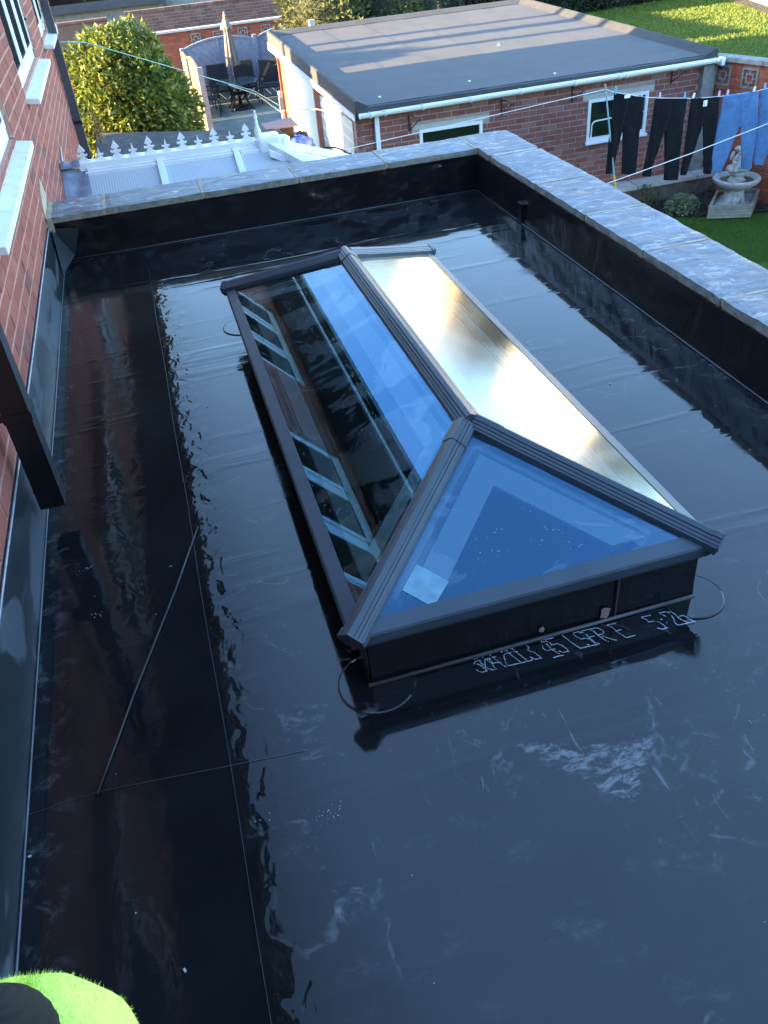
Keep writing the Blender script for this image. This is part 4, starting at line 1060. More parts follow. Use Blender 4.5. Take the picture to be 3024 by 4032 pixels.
# gutter
pts = [(RYa-.016-.10*(.5-.5*math.cos(a)), -.780-.055*math.sin(a)) for a in [math.pi*k/8 for k in range(9)]]
inner = [((y-(RYa-.066))*.93+RYa-.066, z+.004) for y, z in pts][::-1]
def gz(x): return .03*(x-RX0)/(RX1-RX0)-.03
g = MB(); k = len(pts+inner); P = pts+inner
vs = [(2.86, y, z+gz(2.86)) for y, z in P]+[(8.40, y, z+gz(8.4)) for y, z in P]
g.add(vs, [(i, (i+1) % k, k+(i+1) % k, k+i) for i in range(k)]+[tuple(range(k))[::-1], tuple(range(k, 2*k))]); gt = g.build('gutter', M['upvc'], ga)
bm_ = bmesh.new(); bm_.from_mesh(gt.data); bmesh.ops.recalc_face_normals(bm_, faces=bm_.faces); bm_.to_mesh(gt.data); bm_.free()
for x in (3.00, 3.21, 3.75, 4.45, 5.2, 6.03, 6.72, 6.83, 7.60, 8.30):
    g = MB(); o_ = [((y-(RYa-.066))*1.16+RYa-.066, z-.010*(1 if z < -.79 else 0)+.008*(1 if z > -.785 else 0)) for y, z in pts]
    g.prism([(x, y, z+gz(x)) for y, z in o_], (.028, 0, 0)); g.build('gutter_bracket', M['upvc'], gt)
b = MB(); b.box((8.36, RYa-.13, -.87+.0), (8.42, RYa-.005, -.765)); b.build('gutter_end', M['upvc'], gt, bevel=.01)
b = MB(); b.box((3.09, GY0-.075, GZ+.4), (3.155, GY0-.012, -.83)); b.build('downpipe', M['upvc'], ga, bevel=.006)
# basket brackets
def bracket(x, z, h=.22, l=.155):
    g = MB(); g.box((x-.008, GY0-.018, z-h), (x+.008, GY0-.004, z))
    y = GY0-.012
    g.tube([(x, y, z-h*.92), (x+.03, y-.05, z-h*.72), (x+.07, y-.13, z-h*.40), (x+.085, y-.17, z-h*.22)], .006, 6)
    g.tube([(x+.085, y-.17, z-h*.22), (x+.098, y-.20, z-h*.16), (x+.105, y-.205, z-h*.24), (x+.098, y-.19, z-h*.30)], .006, 6)
    g.tube([(x, y, z-.02), (x+.03, y-.06, z-.012), (x+.07, y-.13, z-h*.15)], .005, 6)
    g.tube([(x, y, z-h*.5), (x+.022, y-.035, z-h*.47), (x+.03, y-.045, z-h*.56), (x+.018, y-.03, z-h*.62)], .004, 6)
    g.build('basket_bracket', M['rust_iron'], ga)
for x, z in ((3.60, -.935), (4.99, -.915), (6.085, -.885), (7.69, -.835)): bracket(x, z)
b = MB(); b.box((8.165, GY0-.10, GZ), (8.34, GY0+.10, -.80)); b.box((8.34, GY0-.06, GZ), (8.40, GY0+.06, -.82)); b.build('corner_post', M['concrete'], ga)
# footing ledge along the front
b = MB()
for a, c in ((6.2, 7.115), (7.13, 8.15), (8.16, 9.0)): b.box((a, 11.66, base-.055), (c-.006, 11.985, base))
b.build('footing_slab', M['concrete_pale'], ga)
b = MB(); b.box((3.2, 11.70, GZ-.2), (9.0, 11.98, base-.056)); b.build('footing_wall', simple('footing', (.16,.135,.115), .95, .3, 9, .8, .006, dirt=((.06,.055,.045), 8, .8)), ga)
tag_bits = MB()
for x, y in ((6.1, 14.8), (4.7, 12.5), (5.9, 12.2), (3.3, 12.35)): tag_bits.lathe([(.02, 0), (.02, .012), (.004, .02)], (x, y, rz(y)+.006), 8)
tag_bits.build('roof_litter', M['bag_white'], ga)
b = MB(); b.box((3.72, 18.95, -.62), (3.83, 19.05, -.44)); b.build('flue', M['concrete_pale'], ga)

# ------------------------------------------------------------------ garden walls
def pierced(parent, c, U, N, s=.27, name='pierced_block'):
    """square screen block with a stepped cross of openings"""
    c, U, N = Vector(c), Vector(U).normalized(), Vector(N).normalized(); Z = Vector((0, 0, 1)); h = s/2; t = .022; g = MB()
    def bar(u0, u1, v0, v1, d=.018): g.obox(c+U*u0+Z*v0-N*.04, U*(u1-u0), N*(.04+d), Z*(v1-v0))
    bar(-h, h, -h, -h+t*1.2); bar(-h, h, h-t*1.2, h); bar(-h, -h+t*1.2, -h+t*1.2, h-t*1.2); bar(h-t*1.2, h, -h+t*1.2, h-t*1.2)
    q = s*.24
    bar(-q, q, q-t, q); bar(-q, q, -q, -q+t); bar(-q, -q+t, -q+t, q-t); bar(q-t, q, -q+t, q-t)
    bar(-t/2, t/2, q, h-t*1.2); bar(-t/2, t/2, -h+t*1.2, -q); bar(-h+t*1.2, -q, -t/2, t/2); bar(q, h-t*1.2, -t/2, t/2)
    bar(-h+.004, h-.004, -h+.004, h-.004, -.012)
    return g.build(name, M['concrete'], parent)
GO = Vector((8.43, 12.08, GZ)); GU = Vector((.30, -.954, 0)).normalized(); GN = Vector((-.954, -.30, 0)).normalized()
gw = thing('garden_wall', 'orange red garden wall with pierced blocks beside the garage corner', 'wall', (8.43, 11, GZ))
def on_gw(u, v):
    d = ray(u, v); t = (GO-CAM).dot(GN)/d.dot(GN); q = CAM+d*t; return (q-GO).dot(GU), q.z
s1, z1_ = on_gw(2848, 290); s2, z2_ = on_gw(2952, 314); ss = [s1, s2, s2+(s2-s1), s2+2*(s2-s1)]; zb = (z1_+z2_)/2
brick_wall(gw, GO, GU, GN, 4.0, 1.86, M['brick_orange'], M['mortar_orange'], ch=.075, seed=21, proud=.005, limit=260, holes=[(q-.135, q+.135, zb-.135-GZ, zb+.135-GZ) for q in ss])
for q in ss: pierced(gw, GO+GU*q+Vector((0, 0, zb-GZ)), GU, GN)
b = MB(); b.obox(GO-GN*.1, GU*4, GN*.095, (0, 0, 1.855)); b.build('wall_core', M['brick_orange'], gw)
for k in range(9):
    g = MB(); g.obox(GO+GU*(.45*k-.02)-GN*.17+Vector((0, 0, 1.862)), GU*.445, GN*.22, (0, 0, .068)); g.build('coping', M['concrete'], gw, bevel=.008)
b = MB(); b.box((8.42, 13.6, -1.0), (8.80, 14.0, -.93)); b.box((8.46, 13.64, GZ), (8.76, 13.96, -1.0)); pc = b.build('gate_pier', M['concrete']); tag(pc, 'stone capped pier on the lawn beside the garage roof', 'pier')

bw = thing('rear_wall', 'orange painted rear wall with square pierced blocks behind the grey fence', 'wall', (2.5, 26, GZ))
bx = [1.95, 2.55, 3.23, 3.87, 4.5, 5.2]
brick_wall(bw, (.2, 26, GZ), (1,0,0), (0,-1,0), 7.0, 1.58, M['brick_orange'], M['mortar_orange'], seed=31, limit=200, holes=[(x-.2-.135, x-.2+.135, -1.33-.135-GZ, -1.33+.135-GZ) for x in bx])
for x in bx: pierced(bw, (x, 26, -1.33), (1,0,0), (0,-1,0))
b = MB(); b.box((.2, 26.005, GZ), (7.2, 26.10, GZ+1.58)); b.build('wall_core', M['brick_orange'], bw)
for k in range(12):
    g = MB(); g.box((.2+k*.6, 25.93, GZ+1.585), (.2+k*.6+.595, 26.14, GZ+1.64)); g.build('coping', M['concrete_pale'], bw, bevel=.006)
bb = thing('brown_wall', 'tall dark brown brick boundary wall behind the orange wall', 'wall', (2.5, 27, GZ))
brick_wall(bb, (.25, 27, GZ), (1,0,0), (0,-1,0), 8.0, 2.02, M['brick_brown'], M['mortar_grey'], seed=33, limit=260)
b = MB(); b.box((.25, 27.005, GZ), (8.25, 27.2, GZ+2.02)); b.build('wall_core', M['brick_brown'], bb)
g = MB()
for k in range(36): g.box((.25+k*.2225, 26.98, GZ+2.021), (.25+k*.2225+.21, 27.21, GZ+2.09))
g.build('coping_course', M['brick_brown'], bb, kind='stuff')

# ------------------------------------------------------------------ neighbour's bungalow seen over the walls
nh = thing('neighbour_house', 'neighbouring house with dark window and white door above the laurel', 'house', (-1, 30, GZ))
b = MB(); b.box((-6, 30, GZ), (3.2, 34, 1.5)); b.build('wall', M['concrete'], nh)
b = MB(); b.box((-5.9, 29.93, -.5), (.05, 29.995, 1.3)); wn_ = b.build('window', M['window_glass'], nh)
b = MB(); b.box((-6.0, 29.75, -.72), (1.45, 29.99, -.50)); b.build('sill', M['slate_plastic'], nh)
b = MB(); b.box((.55, 29.90, -.499), (.95, 29.99, 1.4)); b.build('door', M['upvc'], nh)
b = MB(); b.box((.10, 29.93, -.499), (.54, 29.99, 1.4)); b.build('curtain', M['wood_brown'], nh)
b = MB(); b.box((1.45, 29.7, GZ), (1.56, 29.9, 1.5)); b.build('downpipe', M['slate_plastic'], nh)
for k in range(9):
    x, z = rg.uniform(-2.4, -.3), rg.uniform(-.45, .2); b = MB(); b.lathe([(.0, 0), (.05, .01), (.05, .03), (0, .05)], (x, 29.86, z), 8); b.build('window_ornament', M['bag_white'], nh)
b = MB(); b.box((-3.0, 28.6, GZ), (-.25, 28.8, -.88)); b.box((-3.0, 28.55, -.88), (-.25, 28.85, -.82)); tag(b.build('low_wall', M['brick_brown']), 'low brown wall stub with a pale cap left of the laurel top', 'wall')
b = MB(); b.box((-1.2, 26.6, GZ), (-.55, 26.75, -1.15)); b.box((-1.0, 26.55, -1.62), (-.62, 26.598, -1.58)); b.box((-1.0, 26.55, -1.2), (-.62, 26.598, -1.16)); tag(b.build('coal_bunker', M['felt_dark']), 'small dark bin with pale rims beside the house corner', 'bin')
# ------------------------------------------------------------------ fences
def clip(poly, p, n):
    out = []
    for i in range(len(poly)):
        a, b_2 = poly[i], poly[(i+1) % len(poly)]
        da = (a[0]-p[0])*n[0]+(a[1]-p[1])*n[1]; db = (b_2[0]-p[0])*n[0]+(b_2[1]-p[1])*n[1]
        if da >= 0: out.append(a)
        if da*db < 0: t = da/(da-db); out.append((a[0]+(b_2[0]-a[0])*t, a[1]+(b_2[1]-a[1])*t))
    return out
def chevron_panel(root, O, U, N, wd, zl, zr, arch, mat):
    """arched panel of diagonal boards: frame, centre stile, arched rail, every board a part"""
    O, U, N = Vector(O), Vector(U).normalized(), Vector(N).normalized(); Z = Vector((0, 0, 1))
    top = lambda u: zl+(zr-zl)*u/wd+arch*(1-((u-wd/2)/(wd/2))**2)
    P3 = lambda u, v, d=0: O+U*u+Z*v+N*d
    K = 14
    for half in (0, 1):
        u0, u1 = (0, wd/2) if half == 0 else (wd/2, wd)
        reg = [(u0, .05), (u1, .05)]+[(u1-(u1-u0)*k/K, top(u1-(u1-u0)*k/K)-.02) for k in range(K+1)]
        d = (math.sqrt(.5), -math.sqrt(.5)) if half == 0 else (math.sqrt(.5), math.sqrt(.5)); n = (-d[1], d[0])
        s = -1.6
        while s < 2.6:
            c0 = (u0+n[0]*s, n[1]*s)
            q = clip(reg, c0, n); q = clip(q, (c0[0]+n[0]*.118, c0[1]+n[1]*.118), (-n[0], -n[1])) if len(q) > 2 else q
            if len(q) > 2:
                ar = abs(sum(q[i][0]*q[(i+1) % len(q)][1]-q[(i+1) % len(q)][0]*q[i][1] for i in range(len(q))))/2
                if ar > .004:
                    g = MB(); g.prism([P3(u, v, .0) for u, v in q], N*.012); g.build('board', mat, root)
            s += .128
    g = MB(); g.obox(P3(0, .03, -.01), U*.04, N*.045, Z*(top(0)-.05)); g.build('stile', mat, root)
    g = MB(); g.obox(P3(wd-.04, .03, -.01), U*.04, N*.045, Z*(top(wd)-.05)); g.build('stile', mat, root)
    g = MB(); g.obox(P3(wd/2-.022, .05, -.012), U*.044, N*.045, Z*(top(wd/2)-.08)); g.build('stile', mat, root)
    g = MB(); g.obox(P3(.041, .03, -.008), U*(wd-.082), N*.04, Z*.05); g.build('rail', mat, root)
    g = MB(); lo = [P3(wd*k/K, top(wd*k/K)-.025, -.02) for k in range(K+1)]; hi = [P3(wd*k/K, top(wd*k/K)+.02, -.02) for k in range(K+1)]
    vs = lo+hi+[q+N*.06 for q in lo]+[q+N*.06 for q in hi]; n_ = K+1; fs = []
    for k in range(K): fs += [(k, k+1, n_+k+1, n_+k), (2*n_+k, 3*n_+k, 3*n_+k+1, 2*n_+k+1), (n_+k, n_+k+1, 3*n_+k+1, 3*n_+k), (k, 2*n_+k, 2*n_+k+1, k+1)]
    g.add(vs, fs+[(0, n_, 3*n_, 2*n_), (n_-1, 3*n_-1, 4*n_-1, 2*n_-1)]); g.build('arched_rail', mat, root)
FY_ = 24.3
fe = thing('garden_fence', 'blue grey arched fence of diagonal boards behind the patio table', 'fence', (3.3, FY_, GZ))
chevron_panel(fe, (1.44, FY_, GZ), (1,0,0), (0,-1,0), 1.80, GZ*-1-1.34, GZ*-1-1.27, .15, M['fence_paint'])
chevron_panel(fe, (3.345, FY_, GZ), (1,0,0), (0,-1,0), 1.80, GZ*-1-1.26, GZ*-1-1.26, .17, M['fence_paint'])
for x, zt in ((1.37, -1.30), (3.245, -1.19), (5.15, -1.2)):
    b = MB(); b.box((x, FY_-.055, GZ), (x+.095, FY_+.045, zt)); b.build('post', M['fence_paint'], fe, bevel=.006)
sf = thing('side_fence', 'weathered fence seen edge on with its pale sunlit face beside the laurel', 'fence', (1.4, 22, GZ))
def side_panel(y0, y1, zt0, zt1, arch):
    n = 18
    for k in range(n):
        a, c = y0+(y1-y0)*k/n, y0+(y1-y0)*(k+1)/n
        t = (k+.5)/n; z = zt0+(zt1-zt0)*t+arch*(1-(2*t-1)**2)
        g = MB(); g.box((1.385, min(a, c)+.004, GZ+.05), (1.40, max(a, c)-.004, z)); g.build('board', M['timber_lit'], sf)
    for zz in (GZ+.15, -1.9):
        g = MB(); g.box((1.345, min(y0, y1), zz), (1.384, max(y0, y1), zz+.05)); g.build('rail', M['timber_lit'], sf)
    g = MB(); K = 12; pts_ = [(1.375, y0+(y1-y0)*k/K, zt0+(zt1-zt0)*k/K+arch*(1-(2*k/K-1)**2)+.018) for k in range(K+1)]
    g.tube(pts_, .026, 4); g.build('arched_rail', M['timber_lit'], sf)
side_panel(24.15, 22.45, -1.40, -1.30, .05); side_panel(22.25, 19.42, -1.27, -1.13, .10)
for y, zt, mt in ((22.35, -1.26, 'post_paint'), (19.34, -1.06, 'post_paint')):
    b = MB(); b.box((1.34, y-.05, GZ), (1.46, y+.05, zt)); b.build('post', M[mt], sf, bevel=.006)

# ------------------------------------------------------------------ patio furniture
TX, TY = 2.55, 23.25
tb = thing('patio_table', 'round dark glass patio table in front of the grey fence', 'table', (TX, TY, GZ))
b = MB(); b.lathe([(.0, .0), (.50, 0), (.53, .006), (.535, .02), (.53, .032), (.0, .034)], (TX, TY, -2.06), 40); b.build('tabletop', simple('table_glass', (.05,.075,.09), .12, .3, 5), tb, smooth=False)
b = MB(); b.lathe([(.20, 0), (.20, .02), (.02, .02)], (TX, TY, -2.32), 20); b.build('shelf', M['dark_metal'], tb)
for k in range(4):
    a = R(45+90*k); c, s = math.cos(a), math.sin(a)
    g = MB(); g.tube([(TX+c*.40, TY+s*.40, -2.065), (TX+c*.24, TY+s*.24, -2.25), (TX+c*.20, TY+s*.20, -2.40), (TX+c*.30, TY+s*.30, -2.56), (TX+c*.42, TY+s*.42, GZ+.02)], .02, 8); g.build('leg', M['dark_metal'], tb, smooth=True)
pa = thing('parasol', 'closed taupe garden parasol standing through the round patio table', 'parasol', (TX, TY, GZ))
b = MB(); b.tube([(TX, TY, GZ+.05), (TX-.03, TY, -.62)], .019, 10); b.build('pole', M['dark_metal'], pa)
b = MB(); b.lathe([(.26, 0), (.27, .03), (.22, .07), (.05, .09), (.04, .25)], (TX, TY, GZ+.032), 28); b.build('base', M['dark_metal'], pa, smooth=True)
b = MB(); nf_ = 16
def cv_(u, v):
    a = u*2*math.pi; f = (.55+.45*abs(math.cos(a*4+v*1.4)))
    z = -.68-1.0*v; r = (.055+.135*v**1.15)*f+.006*noise.noise(Vector((a*3, z*6, 2)))
    return (TX-.04+.02*v+r*math.cos(a), TY+r*.85*math.sin(a), z-.05*v*math.cos(a*8)*.5)
b.grid(cv_, 72, 26); b.build('canopy', M['parasol'], pa, smooth=True)
b = MB()
def cap_(u, v):
    a = u*2*math.pi; f = .78+.22*abs(math.cos(a*4)); r = (.018+.145*v)*f
    return (TX-.04+r*math.cos(a), TY+r*math.sin(a), -.60-.27*v-.018*math.cos(a*8)*v)
b.grid(cap_, 64, 10); b.build('vent_cap', M['parasol'], pa, smooth=True)
b = MB(); b.lathe([(.0, 0), (.035, .005), (.04, .02), (.02, .04), (.012, .06), (.022, .075), (.012, .095), (0, .10)], (TX-.04, TY, -.62), 12); b.build('finial', M['stone'], pa, smooth=True)
def chair(x, y, rz_, lab):
    t = thing('patio_chair', lab, 'chair', (x, y, GZ), 'dark woven chairs round the patio table')
    B_ = lambda a, c: (Vector((x, y, 0))+Matrix.Rotation(rz_, 3, 'Z') @ Vector(a), c)
    Rm = Matrix.Rotation(rz_, 3, 'Z'); W = lambda a: Vector((x, y, GZ))+Rm @ Vector(a)
    g = MB(); g.obox(W((-.23, -.22, .40)), Rm @ Vector((.46, 0, 0)), Rm @ Vector((0, .44, 0)), (0, 0, .035)); g.build('seat', M['dark_weave'], t, bevel=.01)
    g = MB(); g.obox(W((-.23, .20, .46)), Rm @ Vector((.46, 0, 0)), Rm @ Vector((0, .025, 0)), Rm @ Vector((0, .08, .52))); g.build('backrest', M['dark_weave'], t, bevel=.01)
    for sx in (-1, 1):
        g = MB(); g.tube([W((sx*.25, -.22, 0)), W((sx*.25, -.22, .62))], .014, 6); g.build('leg', M['dark_metal'], t)
        g = MB(); g.tube([W((sx*.25, .25, 0)), W((sx*.25, .21, .45)), W((sx*.25, .30, .99))], .014, 6); g.build('leg', M['dark_metal'], t)
        g = MB(); g.tube([W((sx*.255, -.24, .62)), W((sx*.255, .0, .64)), W((sx*.255, .24, .62))], .018, 6); g.build('armrest', M['dark_metal'], t)
    return t
chair(2.19, 23.85, .05, 'dark woven patio chair left of the parasol pole')
chair(2.84, 23.88, -.04, 'dark woven patio chair just right of the parasol canopy')
chair(3.42, 23.55, -.25, 'dark woven patio chair nearest the garage end of the fence')
chair(1.78, 23.0, 1.4, 'dark woven patio chair half hidden behind the side fence')

# ------------------------------------------------------------------ things in the alley beside the garage
gp = thing('gate_post', 'slim grey post with a ball finial at the alley by the garage', 'post', (2.62, 17, GZ))
b = MB(); b.tube([(2.62, 17, GZ+.03), (2.62, 17, -1.55)], .028, 10); b.box((2.585, 16.965, -1.62), (2.655, 17.035, -1.40)); b.build('shaft', M['post_paint'], gp)
b = MB(); b.lathe([(0, -.05), (.03, -.045), (.022, -.02), (.042, .01), (.05, .035), (.042, .06), (.0, .08)], (2.62, 17, -1.36), 14); b.build('ball_finial', M['post_paint'], gp, smooth=True)
cb = thing('wooden_store', 'brown slatted timber store beside the garage piled with odds and ends', 'store', (2.3, 14, GZ))
b = MB(); b.box((1.98, 12.7, -1.86), (2.72, 15.2, -1.82)); b.build('top', M['wood_brown'], cb)
for k in range(9):
    b = MB(); b.box((2.0, 12.69, GZ+.05+k*.09), (2.70, 12.715, GZ+.13+k*.09)); b.build('slat', M['wood_brown'], cb)
for x in (2.0, 2.66):
    for y in (12.73, 15.1): b = MB(); b.box((x, y, GZ+.03), (x+.05, y+.06, -1.861)); b.build('leg', M['wood_brown'], cb)
b = MB(); b.prism([(1.93, 14.62, -1.42), (2.47, 14.57, -1.42), (2.45, 15.10, -1.40), (1.92, 14.97, -1.40)], (0, 0, .025)); o = b.build('board', M['board_brown']); tag(o, 'flat pinkish brown board laid across crates in the garage alley', 'board')
for x, y in ((2.02, 14.66), ):
    b = MB(); b.box((x, y, -1.818), (x+.38, y+.34, -1.425)); b.box((x+.02, y-.008, -1.79), (x+.36, y+.0, -1.70)); b.box((x+.02, y-.008, -1.66), (x+.36, y, -1.57)); tag(b.build('crate', M['wood_brown']), 'brown crate carrying the pinkish board in the alley', 'crate')
c_ = lambda u, v, z: px(1000+u/4.1475, 380+v/4.1475, 'z', z)
p, q = c_(445, 575, -1.62), c_(630, 520, -1.62)
b = MB(); b.tube([p, p.lerp(q, .5), q], .055, 12); tag(b.build('white_roll', M['bag_white'], smooth=True), 'white rolled sheet lying on the brown clutter beside the garage', 'roll')
b = MB(); b.box((2.06, 13.95, -1.818), (2.66, 14.45, -1.69)); b.box((2.08, 14.0, -1.688), (2.64, 14.40, -1.675)); tag(b.build('timber_stack', M['wood_brown']), 'stack of brown timber under the white roll', 'timber')
def lump(c, r, amp, f, seed, nu=28, nv=14, flat=0):
    g = MB(); c = Vector(c)
    def fn(u, v):
        a, t_ = u*2*math.pi, math.pi*(v-.5); d = Vector((math.cos(a)*math.cos(t_), math.sin(a)*math.cos(t_), math.sin(t_)))
        k = 1+amp*noise.fractal(d*f+Vector((seed, 0, 0)), .9, 2, 3)
        q = Vector((d.x*r[0]*k, d.y*r[1]*k, d.z*r[2]*k)); 
        if flat and q.z < -r[2]*flat: q.z = -r[2]*flat
        return c+q
    g.grid(fn, nu, nv); return g
p = c_(560, 640, -1.66)
tag(lump((p.x+.02, p.y, -1.72), (.22, .20, .11), .35, 2.2, 3, flat=.9).build('grey_sheet', M['sheet_grey'], smooth=True), 'crumpled grey sheet between the white roll and the blue bag', 'sheet')
p = c_(690, 755, -1.62)
tag(lump((p.x+.05, p.y+.05, -1.69), (.26, .25, .15), .3, 2.6, 8, flat=.88).build('blue_bag', M['tarp_blue'], smooth=True), 'blue plastic tarp bag heaped beside the garage wall', 'bag')
p = c_(800, 600, -1.62)
tag(lump((p.x-.02, p.y, -1.72), (.10, .20, .12), .5, 4, 14, flat=.82).build('rubble_bag', M['twig'], smooth=True), 'dark brown rubble heap against the sunlit garage flank', 'rubble')
gt_ = thing('metal_gate', 'black metal garden gate with a double arched top beside the garage door', 'gate', (2.55, 12.55, GZ))
for dz_ in (0, .075):
    g = MB(); g.tube([(2.02, 12.55, -1.62-dz_), (2.15, 12.55, -1.45-dz_), (2.30, 12.55, -1.36-dz_), (2.47, 12.55, -1.325-dz_), (2.62, 12.55, -1.34-dz_), (2.75, 12.55, -1.40-dz_), (2.84, 12.55, -1.50-dz_)], .014, 8); g.build('arched_rail', M['dark_metal'], gt_, smooth=True)
for x, zt in ((2.02, -1.60), (2.84, -1.45)): g = MB(); g.box((x-.018, 12.53, GZ+.03), (x+.018, 12.57, zt)); g.build('stile', M['dark_metal'], gt_)
for k in range(1, 7):
    x = 2.02+.82*k/7; zt = -1.70+.32*(1-((x-2.45)/.45)**2); g = MB(); g.tube([(x, 12.55, GZ+.2), (x, 12.55, zt)], .008, 6); g.build('bar', M['dark_metal'], gt_)
g = MB(); g.box((2.04, 12.535, GZ+.2), (2.82, 12.565, GZ+.235)); g.build('rail', M['dark_metal'], gt_)
g = MB(); g.box((2.86, 12.30, -1.36), (3.0, 11.985, -1.34)); g.build('latch', M['dark_metal'], gt_) if False else None

# ------------------------------------------------------------------ washing
LY = 10.0
zt_ = lambda u, v, y=LY: px(2350+u/2.4614, 320+v/2.4614, 'y', y)
pr_top, pr_bot = zt_(85, 70), zt_(175, 1010)
pp = thing('line_prop', 'teal clothes prop with a yellow lower end in front of the garage window', 'clothes prop', (pr_bot.x, LY, GZ))
mid = pr_top.lerp(pr_bot, .885); dn = (pr_bot-pr_top).normalized(); end = pr_bot+dn*((pr_bot.z-GZ-.01)/-dn.z)
b = MB(); b.tube([pr_top, mid], [.009, .014], 8); b.build('upper_tube', M['pole_teal'], pp)
b = MB(); b.tube([mid+dn*.001, end], .0165, 8); b.build('lower_tube', M['pole_yellow'], pp)
b = MB(); b.tube([pr_top-dn*.05, pr_top+dn*.02], .012, 8); b.build('tip', simple('prop_tip', (.45,.28,.26), .6), pp)
peg_px = [(183,90,'b'),(437,135,'l'),(612,145,'l'),(853,145,'b'),(937,150,'w'),(1185,130,'l'),(1268,120,'l'),(1525,85,'w'),(1630,55,'b')]
lp = [Vector((-.672, 9.30, -.74)), Vector((2.0, 9.7, -.70))]+[pr_top+Vector((0, 0, -.01))]+[zt_(u, v+18) for u, v, _ in peg_px]+[zt_(2000, 20), zt_(2600, -110)]
b = MB(); b.tube(lp, .0042, 6); tag(b.build('clothes_line', M['rope_white'], smooth=True), 'thin white clothes line holding the trousers, propped by the teal pole', 'clothes line')
p, q = zt_(130, 980, 9.5), zt_(1659, 410, 9.5); d = q-p
b = MB(); b.tube([p-d*.35+Vector((0, 0, .0)), p, p.lerp(q, .5)-Vector((0, 0, .015)), q, q+d*.4], .0055, 6); tag(b.build('clothes_line', M['rope_white'], smooth=True), 'lower white rope slanting across in front of the trouser legs', 'clothes line')
b = MB(); a1 = px(335, 167, 'x', -.672) if False else Vector((-.672, 10.9, .60))
pts_ = [px(185*1.8228, 92*1.8228, 'y', 12.5), px(860, 318, 'y', 14.8), px(1000, 358, 'y', 15.9), Vector((2.60, 16.98, -1.55))]
b.tube([Vector((-.70, 11.12, .55))]+pts_, .008, 6)
tag(b.build('clothes_line', M['rope_teal'], smooth=True), 'teal washing line stretched from the house past the laurel', 'clothes line')
b = MB(); pts2 = [px(900, 334, 'y', 15.0), px(1010, 372, 'y', 16), Vector((2.62, 16.97, -1.68))]; b.tube(pts2, .008, 6); b.tube([Vector((2.62, 16.96, -1.62)), px(1250, 430, 'y', 14), px(1390, 462, 'y', 12.05)], .007, 6)
tag(b.build('clothes_line', simple('rope_grey', (.42,.52,.55), .6), smooth=True), 'pale second strand of washing line running from the ball post to the garage', 'clothes line')
peg_labels = ['blue peg on the first black trousers beside the prop', 'lilac peg at the right of the first black trousers', 'lilac peg at the left of the second black trousers', 'blue peg at the right of the second black trousers',
  'white peg tilted at the left of the third black trousers', 'lilac peg at the right of the third black trousers', 'lilac peg at the left of the first blue trousers', 'white peg with green end on the first blue trousers', 'blue peg at the right edge on the second blue trousers']
for (u, v, k), lab in zip(peg_px, peg_labels):
    c = zt_(u, v); t = thing('clothes_peg', lab, 'peg', c, 'pegs on the clothes line')
    mt = M[{'b': 'peg_blue', 'l': 'peg_lilac', 'w': 'peg_white'}[k]]; tl = {'w': .25}.get(k, rg.uniform(-.12, .12))
    for s in (-1, 1):
        g = MB(); R_ = Matrix.Rotation(tl, 3, 'Y'); g.prism([c+R_ @ Vector((a, s*.004, z)) for a, z in ((-.006, -.042), (.006, -.042), (.009, .0), (.007, .044), (-.007, .044), (-.009, .0))], (0, s*.007, 0)); g.build('jaw', mt, t)
